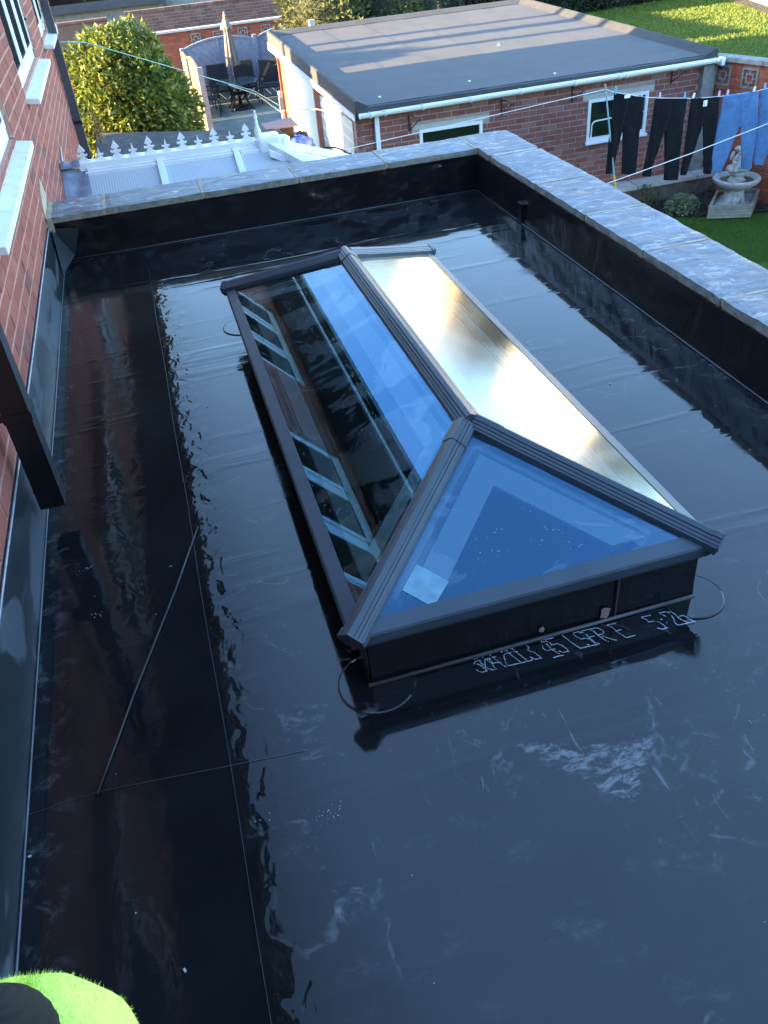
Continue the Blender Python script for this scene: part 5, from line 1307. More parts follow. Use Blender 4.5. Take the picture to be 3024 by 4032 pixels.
def trousers(waist, hip, crotch, hemL, hemR, mat, lab, seed, y=LY, cat='trousers'):
    W0, W1 = zt_(*waist[0], y), zt_(*waist[1], y); H0, H1 = zt_(*hip[0], y), zt_(*hip[1], y); Cq = zt_(*crotch, y)
    L0, L1, R0_, R1_ = zt_(*hemL[0], y), zt_(*hemL[1], y), zt_(*hemR[0], y), zt_(*hemR[1], y)
    t = thing('trousers', lab, cat, ((W0.x+W1.x)/2, y, W0.z), 'trousers pegged on the clothes line')
    g = MB(); nA = 26
    def ring(a, b2, th, k, wv):
        out = []; c = (a+b2)/2; h = (b2-a)/2
        for i in range(nA):
            an = 2*math.pi*i/nA; ca, sa = math.cos(an), math.sin(an)
            p = c+h*(abs(ca)**.8*(1 if ca > 0 else -1))
            f = noise.noise(Vector((p.x*16+seed, p.z*2.2, seed*1.7)))
            yy = th*(abs(sa)**.8)*(1 if sa > 0 else -1)+wv*(f+.5*noise.noise(Vector((p.x*40, p.z*5, seed))))
            out.append((p.x, p.y+yy, p.z+.006*noise.noise(Vector((p.x*9, 0, seed)))))
        return out
    def loft(rings, cap0=False):
        b0 = [q for r in rings for q in r]; n = nA
        fs = [(i*n+k, i*n+(k+1) % n, (i+1)*n+(k+1) % n, (i+1)*n+k) for i in range(len(rings)-1) for k in range(n)]
        if cap0: fs.append(tuple(range(n)))
        g.add(b0, fs)
    S = 9
    tr = [ring(W0.lerp(H0, k/S), W1.lerp(H1, k/S), .020+.016*math.sin(math.pi*k/S), k, .022) for k in range(S+1)]
    loft(tr)
    ov = .03
    for (o0, i0, o1, i1) in ((H0, Cq, L0, L1), (Cq, H1, R0_, R1_)):
        rows = []
        for k in range(17):
            s = k/16; a = o0.lerp(o1, s); b2 = i0.lerp(i1, s)
            cz = (a+b2)/2
            rows.append(ring(a, b2, .024+.006*math.sin(5*s+seed), k, .026))
        if True: rows = [ring(o0+Vector((0, 0, ov)), i0+Vector((0, 0, ov)), .026, 0, .012)]+rows
        loft(rows)
    g.build('cloth', mat, t, smooth=True)
    g = MB(); wb = [ring(W0.lerp(H0, s)+Vector((0, 0, 0)), W1.lerp(H1, s), .025, 0, .010) for s in (0, .03, .10, .12)]
    g2 = MB(); b0 = [q for r in wb for q in r]; n = nA
    g2.add(b0, [(i*n+k, i*n+(k+1) % n, (i+1)*n+(k+1) % n, (i+1)*n+k) for i in range(3) for k in range(n)]); g2.build('waistband', mat, t, smooth=True)
    return t, (W0, W1, H0, H1)
T = M['cloth_black']
def seam_line(root, pts, mat, r=.0022):
    g = MB(); g.tube([zt_(u, v, LY-.062) for u, v in pts], r, 4); return g.build('stitched_seam', mat, root)
t1, q1 = trousers([(170,115),(455,150)], [(138,440),(420,450)], (250,440), [(78,895),(152,892)], [(238,900),(380,900)], T, 'black trousers hanging beside the teal prop in front of the garage window', 1)
t2, q2 = trousers([(565,165),(880,165)], [(518,485),(838,485)], (655,485), [(435,915),(512,918)], [(648,957),(780,950)], T, 'black trousers second from the prop with one leg hanging lowest', 2)
t3, q3 = trousers([(912,165),(1200,150)], [(880,410),(1166,410)], (1026,410), [(808,908),(866,905)], [(1038,898),(1102,892)], T, 'black trousers with a white tag hanging next to the blue pair', 3)
t4, q4 = trousers([(1225,140),(1575,90)], [(1163,430),(1548,430)], (1386,430), [(1078,860),(1197,892)], [(1408,852),(1496,845)], M['denim'], 'faded blue trousers with back pockets hanging in front of the fountain', 4)
t5, q5 = trousers([(1590,85),(1930,60)], [(1562,440),(1900,430)], (1745,440), [(1518,803),(1612,810)], [(1780,805),(1880,800)], M['denim'], 'blue trousers cut off by the right edge of the view', 5)
def patch(root, u0, v0, u1, v1, name, mat, y, d=.004):
    a, c = zt_(u0, v0, y), zt_(u1, v1, y); g = MB(); g.box((min(a.x, c.x), y-d, min(a.z, c.z)), (max(a.x, c.x), y, max(a.z, c.z))); return g.build(name, mat, root)
patch(t1, 270, 135, 322, 158, 'care_label', M['bag_white'], LY-.045); patch(t3, 1036, 188, 1064, 240, 'swing_tag', M['bag_white'], LY-.05)
pk = simple('denim_seam', (.045, .10, .24), .95, .1)
seam_line(t4, [(1402, 110), (1400, 260), (1387, 420)], pk); seam_line(t4, [(1232, 172), (1330, 160), (1402, 152), (1570, 128)], pk)
seam_line(t4, [(1088, 850), (1140, 866), (1192, 880)], pk); seam_line(t4, [(1412, 838), (1494, 832)], pk)
seam_line(t5, [(1596, 120), (1660, 112), (1800, 100)], pk); seam_line(t5, [(1522, 790), (1610, 797)], pk)
bk_ = simple('black_seam', (.02, .022, .028), .9, .1)
seam_line(t2, [(722, 200), (705, 330), (660, 470)], bk_); seam_line(t3, [(1046, 200), (1040, 300), (1026, 400)], bk_); seam_line(t1, [(300, 180), (270, 320), (252, 430)], bk_)
for u0, v0 in ((1268, 205), (1440, 190)):
    a = zt_(u0, v0, LY-.055); g = MB()
    o_ = [a, a+Vector((.055, 0, .004)), a+Vector((.058, 0, -.055)), a+Vector((.03, 0, -.078)), a+Vector((.004, 0, -.06)), a]
    g.tube(o_, .0025, 4); g.build('pocket', pk, t4)

# ------------------------------------------------------------------ fountain bed
fl = px(2550+440/3.5, 500+1262/3.5, 'z', GZ); fr_ = px(2550+1659/3.5, 500+1180/3.5, 'z', GZ)
d = (fr_-fl)
b = MB(); ed = [fl-d*1.2+d*3.0*k/24+Vector((0, .05*noise.noise(Vector((k*.8, 0, 0))), 0)) for k in range(25)]
b.add([(q.x, q.y, GZ+.02) for q in ed]+[(q.x, 11.9, GZ+.05) for q in ed]+[(q.x, 12.0, GZ+.05) for q in ed], [(k, k+1, 26+k, 25+k) for k in range(24)])
so_ = b.build('soil_bed', M['soil']); kindof(so_, 'structure')
bm_ = bmesh.new(); bm_.from_mesh(so_.data); bmesh.ops.subdivide_edges(bm_, edges=bm_.edges[:], cuts=5, use_grid_fill=True)
for v in bm_.verts: v.co.z += .03*noise.fractal(v.co*5, .9, 2, 4)
bm_.to_mesh(so_.data); bm_.free()
g = MB()
for k in range(700):
    x, y = rg.uniform(6.6, 9.0), rg.uniform(10.2, 11.7)
    if y < fl.y+(x-fl.x)*(d.y/d.x)+.05: continue
    s = rg.uniform(.008, .03); z = GZ+.035+.03*(y-10.4)/1.5; a = rg.uniform(0, 6)
    g.obox((x, y, z), (s*math.cos(a), s*math.sin(a), rg.uniform(-.01, .02)), (-s*.7*math.sin(a), s*.7*math.cos(a), rg.uniform(0, .01)), (0, 0, s*.7))
g.build('clod', M['soil'], so_, kind='stuff')
# planter box round the pedestal
zt2 = GZ+.02; pz = -2.50
Q = [px(2550+u/3.5, 500+v/3.5, 'z', pz) for u, v in ((840,1110),(1450,1085),(1550,850),(950,885))]
pl = thing('planter_box', 'square grey timber planter box with pebbles round the fountain foot', 'planter', (sum(q.x for q in Q)/4, sum(q.y for q in Q)/4, GZ))
cen = sum(Q, Vector())/4
for i in range(4):
    a, c = Q[i], Q[(i+1) % 4]; ai, ci = a.lerp(cen, .10), c.lerp(cen, .10)
    for k in range(4):
        z0 = GZ+.035+k*.042; z1 = z0+.037
        g = MB(); g.prism([(p_.x, p_.y, z0) for p_ in (a, c, ci, ai)], (0, 0, z1-z0)); g.build('plank', M['timber_grey'], pl)
    g = MB(); g.prism([(p_.x, p_.y, pz-.001) for p_ in (a.lerp(cen, -.012), c.lerp(cen, -.012), c.lerp(cen, .13), a.lerp(cen, .13))], (0, 0, .014)); g.build('cap', M['timber_grey'], pl)
g = MB(); g.prism([(q.lerp(cen, .11).x, q.lerp(cen, .11).y, GZ+.05) for q in Q], (0, 0, .105))
for k in range(420):
    u, v = rg.random(), rg.random(); p = Q[0].lerp(Q[1], u).lerp(Q[3].lerp(Q[2], u), v).lerp(cen, .14); s = rg.uniform(.006, .014)
    g.lathe([(0, 0), (s, s*.5), (s*.7, s*1.2), (0, s*1.4)], (p.x, p.y, GZ+.152), 6)
g.build('pebble', M['pebble'], pl, kind='stuff')
FYc = 10.82
zf = lambda u, v: px(2550+u/3.5, 500+v/3.5, 'y', FYc)
fx = zf(1195, 900).x; sc_m = (zf(1300, 900)-zf(1200, 900)).x/100
fo = thing('fountain', 'white stone fountain with a cherub figure above a scalloped bowl', 'fountain', (fx, FYc, GZ))
r_ = lambda k: k*sc_m
b = MB(); b.lathe([(r_(150), -2.58), (r_(148), -2.55), (r_(128), -2.52), (r_(112), -2.44), (r_(108), -2.38), (r_(118), -2.345), (r_(60), -2.34)], (fx, FYc, 0), 32); b.build('pedestal', M['stone'], fo, smooth=True)
b = MB(); sc_w = lambda a, z: 1+(.022*abs(math.sin(a*11)) if z > -2.25 else 0)
b.lathe([(r_(90), -2.342), (r_(170), -2.325), (r_(235), -2.275), (r_(255), -2.235), (r_(262), -2.205), (r_(250), -2.185), (r_(225), -2.192), (r_(205), -2.225), (r_(120), -2.27), (r_(50), -2.28)], (fx, FYc, 0), 88, wob=sc_w); b.build('bowl', M['stone'], fo, smooth=True)
b = MB(); b.lathe([(r_(206), -2.234), (r_(50), -2.233)], (fx, FYc, 0), 40); b.build('water', M['algae'], fo)
b = MB(); b.lathe([(r_(120), -2.262), (r_(105), -2.235), (r_(78), -2.20), (r_(70), -2.165), (r_(100), -2.14), (r_(108), -2.115), (r_(60), -2.10)], (fx, FYc, 0), 28); b.build('stem', M['stone'], fo, smooth=True)
def statue():
    bm = bmesh.new(); rs = random.Random(5)
    def sp(c, r, sx=1, sy=1, sz=1, rot=0):
        mt = Matrix.Translation(Vector((fx, FYc, -2.10))+Vector((c[0]*1.35, c[1]*1.2, c[2]*.95))) @ Matrix.Rotation(rot, 4, 'Y') @ Matrix.Diagonal((sx, sy, sz, 1))
        bmesh.ops.create_icosphere(bm, subdivisions=2, radius=r*1.22, matrix=mt)
    for k in range(11): a = k*2*math.pi/11; sp((.105*math.cos(a), .085*math.sin(a), .03+.012*rs.random()), .040, 1, 1, .8)      # leafy mound
    sp((0, 0, .05), .10, 1.05, .9, .7)
    sp((-.05, -.05, .085), .045, 1.2, 1.1, .8); sp((.055, -.055, .085), .045, 1.2, 1.1, .8)       # knees
    sp((0, 0, .14), .066, 1, .85, 1.2)                                                            # belly
    sp((0, 0, .20), .055, 1.15, .8, 1.0)                                                          # chest
    sp((-.075, -.02, .19), .026, .9, .9, 2.1, .5); sp((-.085, -.05, .135), .022, .9, 1.6, 1.2)    # right arm
    sp((.075, -.02, .20), .026, .9, .9, 2.0, -.5); sp((.07, -.06, .16), .022, 1.4, 1.2, .9)
    sp((.0, -.01, .285), .052, 1.0, 1.0, 1.05)                                                    # head
    sp((0, -.058, .278), .012); sp((-.024, -.05, .268), .018); sp((.024, -.05, .268), .018)       # nose, cheeks
    for k in range(14): a = k*2*math.pi/14; sp((.052*math.cos(a), .046*math.sin(a)+.008, .318+.014*rs.random()), .022)
    sp((0, .01, .335), .040, 1.1, 1, .6); sp((.062, 0, .352), .020); sp((-.05, .0, .34), .020)
    sp((-.07, .05, .22), .03, .6, 1, 1.8, .3); sp((.07, .05, .22), .03, .6, 1, 1.8, -.3)
    me = bpy.data.meshes.new('cherub'); bm.to_mesh(me); bm.free(); me.materials.append(M['stone'])
    o = bpy.data.objects.new('cherub', me); col.objects.link(o); adopt(o, fo)
    r = o.modifiers.new('remesh', 'REMESH'); r.mode = 'VOXEL'; r.voxel_size = .008; r.use_smooth_shade = True
    s = o.modifiers.new('smooth', 'SMOOTH'); s.iterations = 3; s.factor = .5
statue()

# ------------------------------------------------------------------ plants
def leaf_mesh(name, L, W_, mat, droop=.2):
    me = bpy.data.meshes.new(name)
    v = [(0, 0, 0), (W_/2, L*.45, .10*W_), (0, L*.5, -.06*W_), (-W_/2, L*.45, .10*W_), (0, L, -droop*L), (W_*.33, L*.15, 0), (-W_*.33, L*.15, 0)]
    me.from_pydata(v, [], [(0, 5, 2), (5, 1, 2), (1, 4, 2), (2, 4, 3), (2, 3, 6), (0, 2, 6)]); me.materials.append(mat); return me
def crown(root, pts, L, W_, mat, nobj=0, seed=0, part='foliage', droop=.2, jit=.8, leaf='leaf'):
    """leaves placed one by one: (position, outward direction); the largest in view as parts"""
    rs = random.Random(seed); me = leaf_mesh(leaf, L, W_, mat, droop)
    fr = []
    for p, n in pts:
        d = (Vector(n)+Vector((rs.gauss(0, jit), rs.gauss(0, jit), rs.gauss(0, jit)))).normalized()
        up = Vector((rs.gauss(0, .6), rs.gauss(0, .6), 1+rs.gauss(0, .4))); s = d.cross(up)
        if s.length < .05: s = d.orthogonal()
        s.normalize(); u = s.cross(d); k = rs.uniform(.65, 1.25)
        mt = Matrix(((s.x*k, d.x*k, u.x*k, p[0]), (s.y*k, d.y*k, u.y*k, p[1]), (s.z*k, d.z*k, u.z*k, p[2]), (0, 0, 0, 1)))
        fr.append((k*k*abs(u.dot((Vector(p)-CAM).normalized()))*(1 if Vector(n).dot(CAM-Vector(p)) > 0 else .001), mt))
    fr.sort(key=lambda q: -q[0])
    for _, mt in fr[:nobj]:
        o = bpy.data.objects.new(leaf, me); col.objects.link(o); adopt(o, root); o.matrix_basis = mt
    base_v = [Vector(v.co) for v in me.vertices]; base_f = [tuple(p_.vertices) for p_ in me.polygons]
    V, F = [], []
    for _, mt in fr[nobj:]:
        b0 = len(V); V += [tuple(mt @ q) for q in base_v]; F += [tuple(b0+i for i in f) for f in base_f]
    m2 = bpy.data.meshes.new(part); m2.from_pydata(V, [], F); m2.materials.append(mat)
    o = bpy.data.objects.new(part, m2); col.objects.link(o); adopt(o, root); o['kind'] = 'stuff'
def blob_points(c, r, n, seed, rough=.22, f=1.6, shell=.35, zmin=None, flatb=-.9):
    rs = random.Random(seed); c = Vector(c); out = []
    while len(out) < n:
        d = Vector((rs.gauss(0, 1), rs.gauss(0, 1), rs.gauss(0, 1)))
        if d.length < .01: continue
        d.normalize()
        if d.z < flatb: continue
        k = 1+rough*noise.fractal(d*f+Vector((seed*3.7, 0, 0)), .9, 2.1, 4)
        if noise.noise(d*5+Vector((0, seed, 0))) < -.42 and rs.random() < .75: continue
        t = 1-shell*rs.random()**2
        p = c+Vector((d.x*r[0], d.y*r[1], d.z*r[2]))*k*t
        if zmin is not None and p.z < zmin: continue
        out.append((p, d))
    return out
BY = 15.6
b_top = px(560, 78, 'y', BY); b_r = px(742, 290, 'y', BY-.2)
bcx = -.12; brx = b_r.x-bcx
lb = thing('laurel_bush', 'large rounded laurel bush with sunlit yellow green leaves by the house corner', 'bush', (bcx, BY, GZ))
bz1 = b_top.z-.02; cz_ = (bz1+GZ)/2-.05
pts_ = blob_points((bcx, BY, cz_), (brx, 1.15, (bz1-cz_)), 18500, 2, .15, 2.4, .30, GZ+.05)
crown(lb, pts_, .12, .052, M['leaf_laurel'], 300, 3)
b = MB()
for k in range(7): a = k*.9; b.tube([(bcx+.12*math.cos(a), BY+.12*math.sin(a), GZ), (bcx+.3*math.cos(a), BY+.3*math.sin(a), -2.0), (bcx+.75*math.cos(a), BY+.7*math.sin(a), -1.2)], [.035, .028, .012], 7)
b.build('trunk', M['trunk'], lb)
b = MB(); b.grid(lambda u, v: (bcx+brx*.78*math.cos(u*2*math.pi)*math.sin(math.pi*v), BY+.85*math.sin(u*2*math.pi)*math.sin(math.pi*v), cz_+(bz1-cz_)*.80*math.cos(math.pi*v)), 20, 12); b.build('inner_shade', simple('shade_core', (.020,.030,.010), .9, .4, 12), lb, smooth=True)  # dark core stands in for the shade deep inside the crown
dp_ = thing('dead_plant', 'small dry orange brown plant at the foot of the house corner', 'plant', (-.62, 12.9, -.9))
crown(dp_, blob_points((-.60, 12.9, -.70), (.07, .07, .20), 200, 61, .2, 2, .8), .06, .02, M['leaf_dry'], 0, 5)
b = MB(); b.tube([(-.60, 12.9, -.899), (-.60, 12.9, -.6)], .012, 6); b.build('stem', M['timber_lit'], dp_)
def conifer(name, lab, c, r, n, mat, seed, L=.16, W_=.05, rough=.25, nobj=0, cat='bush', trunk_to=None):
    t = thing(name, lab, cat, (c[0], c[1], GZ)); crown(t, blob_points(c, r, n, seed, rough, 2.2, .55, GZ+.05), L, W_, mat, nobj, seed, jit=.6)
    b = MB(); b.tube([(c[0], c[1], GZ), (c[0], c[1], c[2])], [.09, .03], 8); b.build('trunk', M['trunk'], t)
    b = MB(); b.grid(lambda u, v: (c[0]+r[0]*.78*math.cos(u*2*math.pi)*math.sin(math.pi*v), c[1]+r[1]*.78*math.sin(u*2*math.pi)*math.sin(math.pi*v), c[2]+r[2]*.8*math.cos(math.pi*v)), 16, 10); b.build('inner_shade', simple('shade_core', (.015,.02,.008), .9, .4, 12), t, smooth=True)
    return t
conifer('golden_bush', 'yellow green bush over the left rear corner of the garage roof', (4.45, 21.0, -1.15), (1.0, 1.6, 1.5), 6500, M['leaf_conifer'], 21)
conifer('golden_bush', 'larger yellow green bush above the middle of the garage roof', (5.95, 21.8, -1.1), (1.0, 1.7, 1.65), 7000, M['leaf_conifer'], 22)
conifer('blue_conifer', 'dark blue green conifer right of the yellow bushes', (7.1, 22.4, -1.2), (.55, 1.3, 1.75), 4500, M['leaf_blue'], 23, .14, .03)
tw = thing('bare_shrub', 'tangle of bare tan twigs beyond the garage roof', 'shrub', (9.6, 25.0, GZ))
b = MB()
for k in range(230):
    a, e = rg.uniform(0, 6.28), rg.uniform(.2, 1.2); p = Vector((9.6+rg.gauss(0, .45), 25+rg.gauss(0, .3), GZ+rg.uniform(0, 1.0))); d = Vector((math.cos(a)*math.cos(e), math.sin(a)*math.cos(e), math.sin(e)))
    q = p+d*rg.uniform(.3, .8); b.tube([p, p.lerp(q, .5)+Vector((rg.gauss(0, .06), rg.gauss(0, .06), .04)), q], [.008, .006, .003], 4)
b.build('twig', M['timber_lit'], tw, kind='stuff')
h0, h1 = px(2364, 43, 'z', GZ), px(2660, -6, 'z', GZ)
hd = thing('dark_hedge', 'dark clipped hedge at the far edge of the lawn', 'hedge', (h0.x, h0.y, GZ))
pts_ = []
dv = (h1-h0); ln_ = dv.length; du = dv.normalized(); dn_ = Vector((-du.y, du.x, 0))
for k in range(15000):
    s, h_, wd_ = rg.uniform(-6, ln_+3), rg.random(), rg.random()
    if rg.random() < .6: p = h0+du*s+dn_*(.15*rg.random())+Vector((0, 0, 2.3*h_)); n = -dn_
    else: p = h0+du*s+dn_*(1.2*wd_)+Vector((0, 0, 2.15+.2*rg.random())); n = Vector((0, 0, 1))
    pts_.append((p, n))
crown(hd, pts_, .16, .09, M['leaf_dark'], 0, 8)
b = MB(); b.obox(h0-du*6+dn_*.12+Vector((0, 0, .02)), du*(ln_+9), dn_*1.0, (0, 0, 2.15)); b.build('inner_shade', simple('shade_core', (.010,.014,.008), .9, .4, 12), hd)
def shrub(lab, c, r, n, mat, seed, L, W_, name='shrub'):
    t = thing(name, lab, 'shrub', (c[0], c[1], GZ)); crown(t, blob_points(c, r, n, seed, .25, 2.2, .5, GZ), L, W_, mat, 300 if n > 1500 else 0, seed)
    b = MB()
    for k in range(6): a = k*1.05; b.tube([(c[0], c[1], GZ), (c[0]+r[0]*.6*math.cos(a), c[1]+r[1]*.6*math.sin(a), c[2])], [.012, .005], 5)
    b.build('stem', M['twig'], t); return t
s_c = px(2550+470/3.5, 500+1075/3.5, 'z', -2.58)
shrub('low ivy like shrub with pale edged leaves in the soil bed', (s_c.x, s_c.y, -2.60), (.235, .22, .17), 2600, M['leaf_ivy'], 41, .034, .026)
s_c = px(2550+60/3.5, 500+980/3.5, 'z', -2.5)
shrub('small straggly olive plant against the garage footing', (s_c.x, s_c.y+.1, -2.52), (.16, .14, .20), 420, M['leaf_conifer'], 42, .045, .014)
tw = thing('bare_shrub', 'mass of dry brown stems behind the fountain at the right edge', 'shrub', (8.9, 11.3, GZ))
b = MB()
for k in range(300):
    p = Vector((8.38+rg.random()**.8*.9, 11.30+rg.gauss(0, .16), GZ+rg.uniform(0, .5))); a = rg.uniform(-2.6, 1.0); e = rg.uniform(-.1, 1.25); d = Vector((math.cos(a)*math.cos(e), math.sin(a)*math.cos(e)*.5, math.sin(e)))
    q = p+d*rg.uniform(.18, .55); b.tube([p, p.lerp(q, .5)+Vector((rg.gauss(0, .03), rg.gauss(0, .03), .03)), q-Vector((0, 0, .04))], [.005, .004, .002], 4)
b.build('twig', M['twig'], tw, kind='stuff')
# grass blades on the near corner of the lawn
V, F = [], []
for k in range(42000):
    x, y = rg.uniform(7.0, 9.6), rg.uniform(8.9, 10.9)
    lim = fl.y+(x-fl.x)*(d.y/d.x)
    if y > lim+.02: continue
    a = rg.uniform(0, 6.28); h_ = rg.uniform(.018, .045); w_ = .0028; lx, ly = rg.gauss(0, .012), rg.gauss(0, .012); b0 = len(V)
    V += [(x-w_*math.cos(a), y-w_*math.sin(a), GZ), (x+w_*math.cos(a), y+w_*math.sin(a), GZ), (x+lx, y+ly, GZ+h_)]; F.append((b0, b0+1, b0+2))
m2 = bpy.data.meshes.new('grass'); m2.from_pydata(V, [], F); m2.materials.append(M['grass_blade']); o = bpy.data.objects.new('grass', m2); col.objects.link(o); o['kind'] = 'stuff'; o['label'] = 'short green grass of the near lawn corner'; o['category'] = 'grass'
# coarser tufts on the lawn beyond the garage
V, F = [], []
rl = random.Random(99)
for k in range(110000):
    x, y = rl.uniform(10, 27), rl.uniform(13, 36)
    q = proj((x, y, GZ))
    if not (2250 < q[0] < 3150 and -60 < q[1] < 420): continue
    a = rl.gauss(math.pi/2, .7); h_ = rl.uniform(.03, .075); w_ = rl.uniform(.012, .03); lx, ly = rl.gauss(0, .02), rl.gauss(0, .02); b0 = len(V)
    V += [(x-w_*math.cos(a), y-w_*math.sin(a), GZ), (x+w_*math.cos(a), y+w_*math.sin(a), GZ), (x+lx, y+ly, GZ+h_)]; F.append((b0, b0+1, b0+2))
m2 = bpy.data.meshes.new('grass'); m2.from_pydata(V, [], F); m2.materials.append(M['grass_far']); o = bpy.data.objects.new('grass', m2); col.objects.link(o); o['kind'] = 'stuff'; o['label'] = 'lawn grass beyond the garage, yellow where the low sun reaches it'; o['category'] = 'grass'
lh = thing('shade_hedge', 'low hedge added to shade the far lawn behind the right rear of the garage', 'hedge', (8.6, 27, GZ))  # hedge added so that its shadow ends where the sunlit lawn begins
pts_ = [(Vector((8.2+rl.uniform(0, .9), rl.uniform(24.1, 31), GZ+rl.choice((rl.uniform(.1, 1.75), 1.7)))), Vector((-.6, -.4, .5))) for k in range(5000)]
crown(lh, pts_, .15, .08, M['leaf_dark'], 0, 9)
b = MB(); b.box((8.3, 24.2, GZ+.02), (9.0, 31, GZ+1.65)); b.build('inner_shade', simple('shade_core', (.010,.014,.008), .9, .4, 12), lh)
# far right border: bare bed and a sunlit wall
f0_, f1_ = px(2862, 0, 'z', GZ), px(3040, 66, 'z', GZ)
dv = (f1_-f0_).normalized(); nn_ = Vector((dv.y, -dv.x, 0)); nn_ = nn_ if nn_.x > 0 else -nn_
b = MB(); b.prism([(q.x, q.y, GZ+.006) for q in (f0_-dv*12, f1_+dv*12, f1_+dv*12+nn_*.5, f0_-dv*12+nn_*.5)], (0, 0, .04)); kindof(b.build('border_bed', M['soil']), 'structure')
b = MB(); b.prism([(q.x, q.y, GZ+.008) for q in (f0_-dv*12+nn_*.52, f1_+dv*12+nn_*.52, f1_+dv*12+nn_*6, f0_-dv*12+nn_*6)], (0, 0, .05)); kindof(b.build('side_path', M['concrete_pale']), 'structure')

# ------------------------------------------------------------------ houses across the gardens, mirrored in the lantern's right pane
def far_house(x, y, w_, dpt, h, lab, mat, seed):
    t = thing('distant_house', lab, 'house', (x, y, GZ)); rs = random.Random(seed)
    b = MB(); b.box((x, y, GZ), (x+dpt, y+w_, GZ+h)); b.build('wall', mat, t)
    b = MB(); b.prism([(x-.35, y-.3, GZ+h+.02), (x+dpt+.35, y-.3, GZ+h+.02), (x+dpt/2, y-.3, GZ+h+2.6)], (0, w_+.6, 0)); b.build('roof', M['roof_far'], t)
    for k in range(3):
        for z in (1.0, 3.5):
            yy = y+w_*(k+.5)/3-.6; f = MB(); f.box((x-.06, yy, GZ+z), (x-.005, yy+1.2, GZ+z+1.2)); fo_ = f.build('window', M['upvc'], t); f = MB(); f.box((x-.075, yy+.1, GZ+z+.1), (x-.061, yy+1.1, GZ+z+1.1)); f.build('pane', M['window_glass'], fo_)
far_house(26, 47, 9, 8, 7.6, 'cream sunlit house far across the gardens', M['facade'], 1)
far_house(30, 34, 10, 8, 7.2, 'pale rendered house far to the right of the lawn', M['white_render'], 2)
far_house(20, 60, 10, 8, 8.6, 'tan brick house farthest beyond the garage', M['facade2'], 3)
far_house(37, 52, 10, 8, 8.2, 'cream rendered house behind the pale one', M['facade'], 4)
for k, (x, y, h_, r) in enumerate(((24.5, 45.5, 5.6, 1.7), (29, 45.2, 6.2, 1.8), (19.0, 57.5, 6.0, 2.2))):
    t = thing('distant_tree', ['round evergreen before the cream house', 'taller evergreen between the far houses', 'broad evergreen near the tan house'][k], 'tree', (x, y, GZ))
    crown(t, blob_points((x, y, GZ+h_*.62), (r, r, h_*.45), 1500, 80+k, .25, 2, .6), .45, .22, M['leaf_dark'], 0, k)
    b = MB(); b.tube([(x, y, GZ), (x, y, GZ+h_*.6)], [.16, .07], 8); b.build('trunk', M['trunk'], t)
# slim bare trunks west of the house whose shadows streak the garage roof
for k, (x, y, r) in enumerate(((-9.5, 15.75, .12), (-10.5, 16.7, .20), (-9.0, 17.5, .12))):
    t = thing('bare_tree', ['slim bare tree west of the house', 'thicker bare tree west of the house', 'slender bare sapling west of the house'][k], 'tree', (x, y, GZ))
    b = MB(); b.tube([(x, y, GZ), (x+.1, y+.05, .5), (x, y, 3.5), (x+.1, y, 7)], [r*1.2, r, r*.8, r*.3], 8); b.build('trunk', M['trunk'], t)

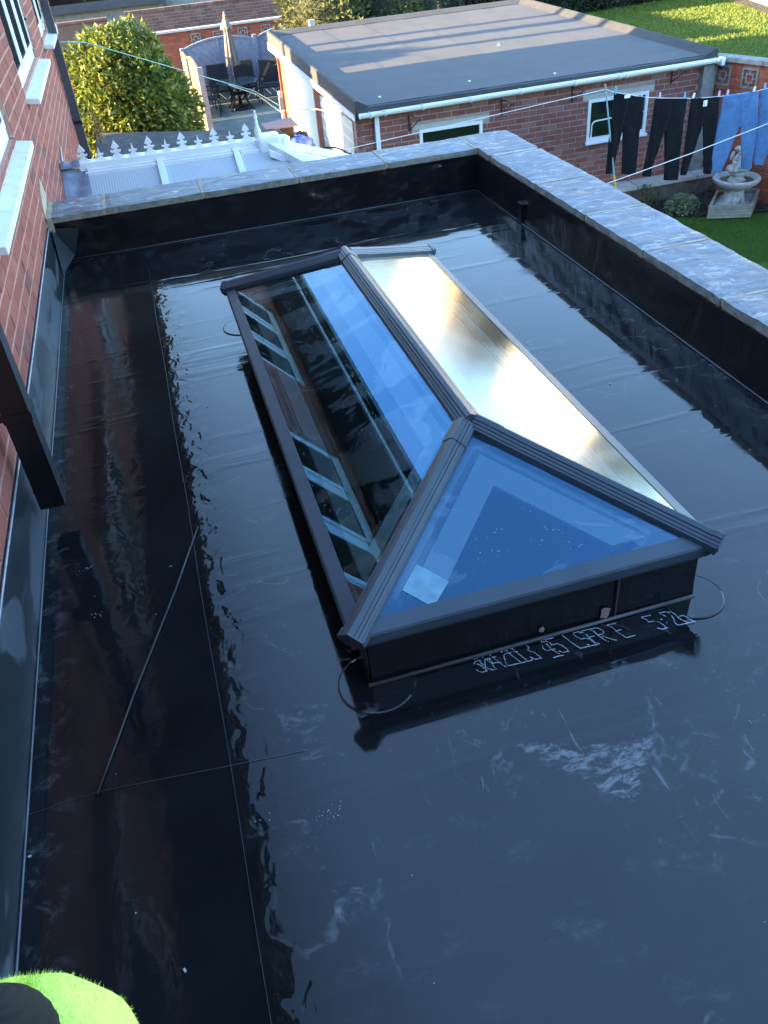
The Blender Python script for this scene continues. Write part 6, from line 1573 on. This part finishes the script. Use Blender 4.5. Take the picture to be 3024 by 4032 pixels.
# ------------------------------------------------------------------ sleeve of the person taking the picture
def near(u, v, t): return CAM+ray(u*1.8228, v*1.8228)*t
sv = thing('jacket_sleeve', 'fluffy bright yellow green high visibility sleeve in the bottom left corner', 'sleeve', near(110, 2290, .55))
rx_ = CA; ry_ = CB; rz_2 = CC; sc_p = .55*1.8228/FPX
cS = near(60, 2330, .60)
def fsl(u, v):
    a = u*2*math.pi; t_ = math.pi*(v-.5)
    d = rx_*(math.cos(a)*math.cos(t_))+ry_*math.sin(t_)+rz_2*(math.sin(a)*math.cos(t_))
    k = 1+.05*noise.fractal(d*2.2, .9, 2, 3)
    return cS+(rx_*(d.dot(rx_)*258)+ry_*(d.dot(ry_)*205)+rz_2*(d.dot(rz_2)*170))*sc_p*1.09*k
b = MB(); b.grid(fsl, 48, 28); b.build('fleece', M['hivis'], sv, smooth=True)
b = MB(); e0 = near(60, 2480, .62); b.tube([e0, e0+Vector((-.10, -.16, -.10)), e0+Vector((-.16, -.42, -.16)), e0+Vector((-.10, -.62, .05))], [.055, .06, .068, .075], 20); b.build('arm', M['hivis'], sv, smooth=True)
cK = near(-4, 2268, .535)
def fcf(u, v):
    a = u*2*math.pi; t_ = math.pi*(v-.5); d = rx_*(math.cos(a)*math.cos(t_))+ry_*math.sin(t_)+rz_2*(math.sin(a)*math.cos(t_))
    rib = 1+.018*math.sin(v*95)
    return cK+(rx_*(d.dot(rx_)*128)+ry_*(d.dot(ry_)*126)+rz_2*(d.dot(rz_2)*110))*sc_p*rib
b = MB(); b.grid(fcf, 40, 60); b.build('ribbed_cuff', M['knit_dark'], sv, smooth=True)
cT = near(60, 2330, .63)
def ftp(u, v):
    a = u*2*math.pi; t_ = math.pi*(v-.5); d = rx_*(math.cos(a)*math.cos(t_))+ry_*math.sin(t_)+rz_2*(math.sin(a)*math.cos(t_))
    return cT+(rx_*(d.dot(rx_)*325)+ry_*(d.dot(ry_)*217)+rz_2*(d.dot(rz_2)*120))*sc_p
b = MB(); b.grid(ftp, 30, 24); b.build('reflective_tape', M['tape'], sv, smooth=True)
V, F = [], []
for k in range(5200):
    p = Vector(fsl(rg.random(), rg.uniform(.45, 1))); n = (p-cS).normalized(); p -= n*.0005
    q = p+n*rg.uniform(.0006, .0028)+Vector((rg.gauss(0, .0012), rg.gauss(0, .0012), rg.gauss(0, .0012))); s = rx_*.00022; b0 = len(V)
    V += [tuple(p-s), tuple(p+s), tuple(q)]; F.append((b0, b0+1, b0+2))
m2 = bpy.data.meshes.new('fuzz'); m2.from_pydata(V, [], F); m2.materials.append(M['hivis']); o = bpy.data.objects.new('fuzz', m2); col.objects.link(o); adopt(o, sv); o['kind'] = 'stuff'
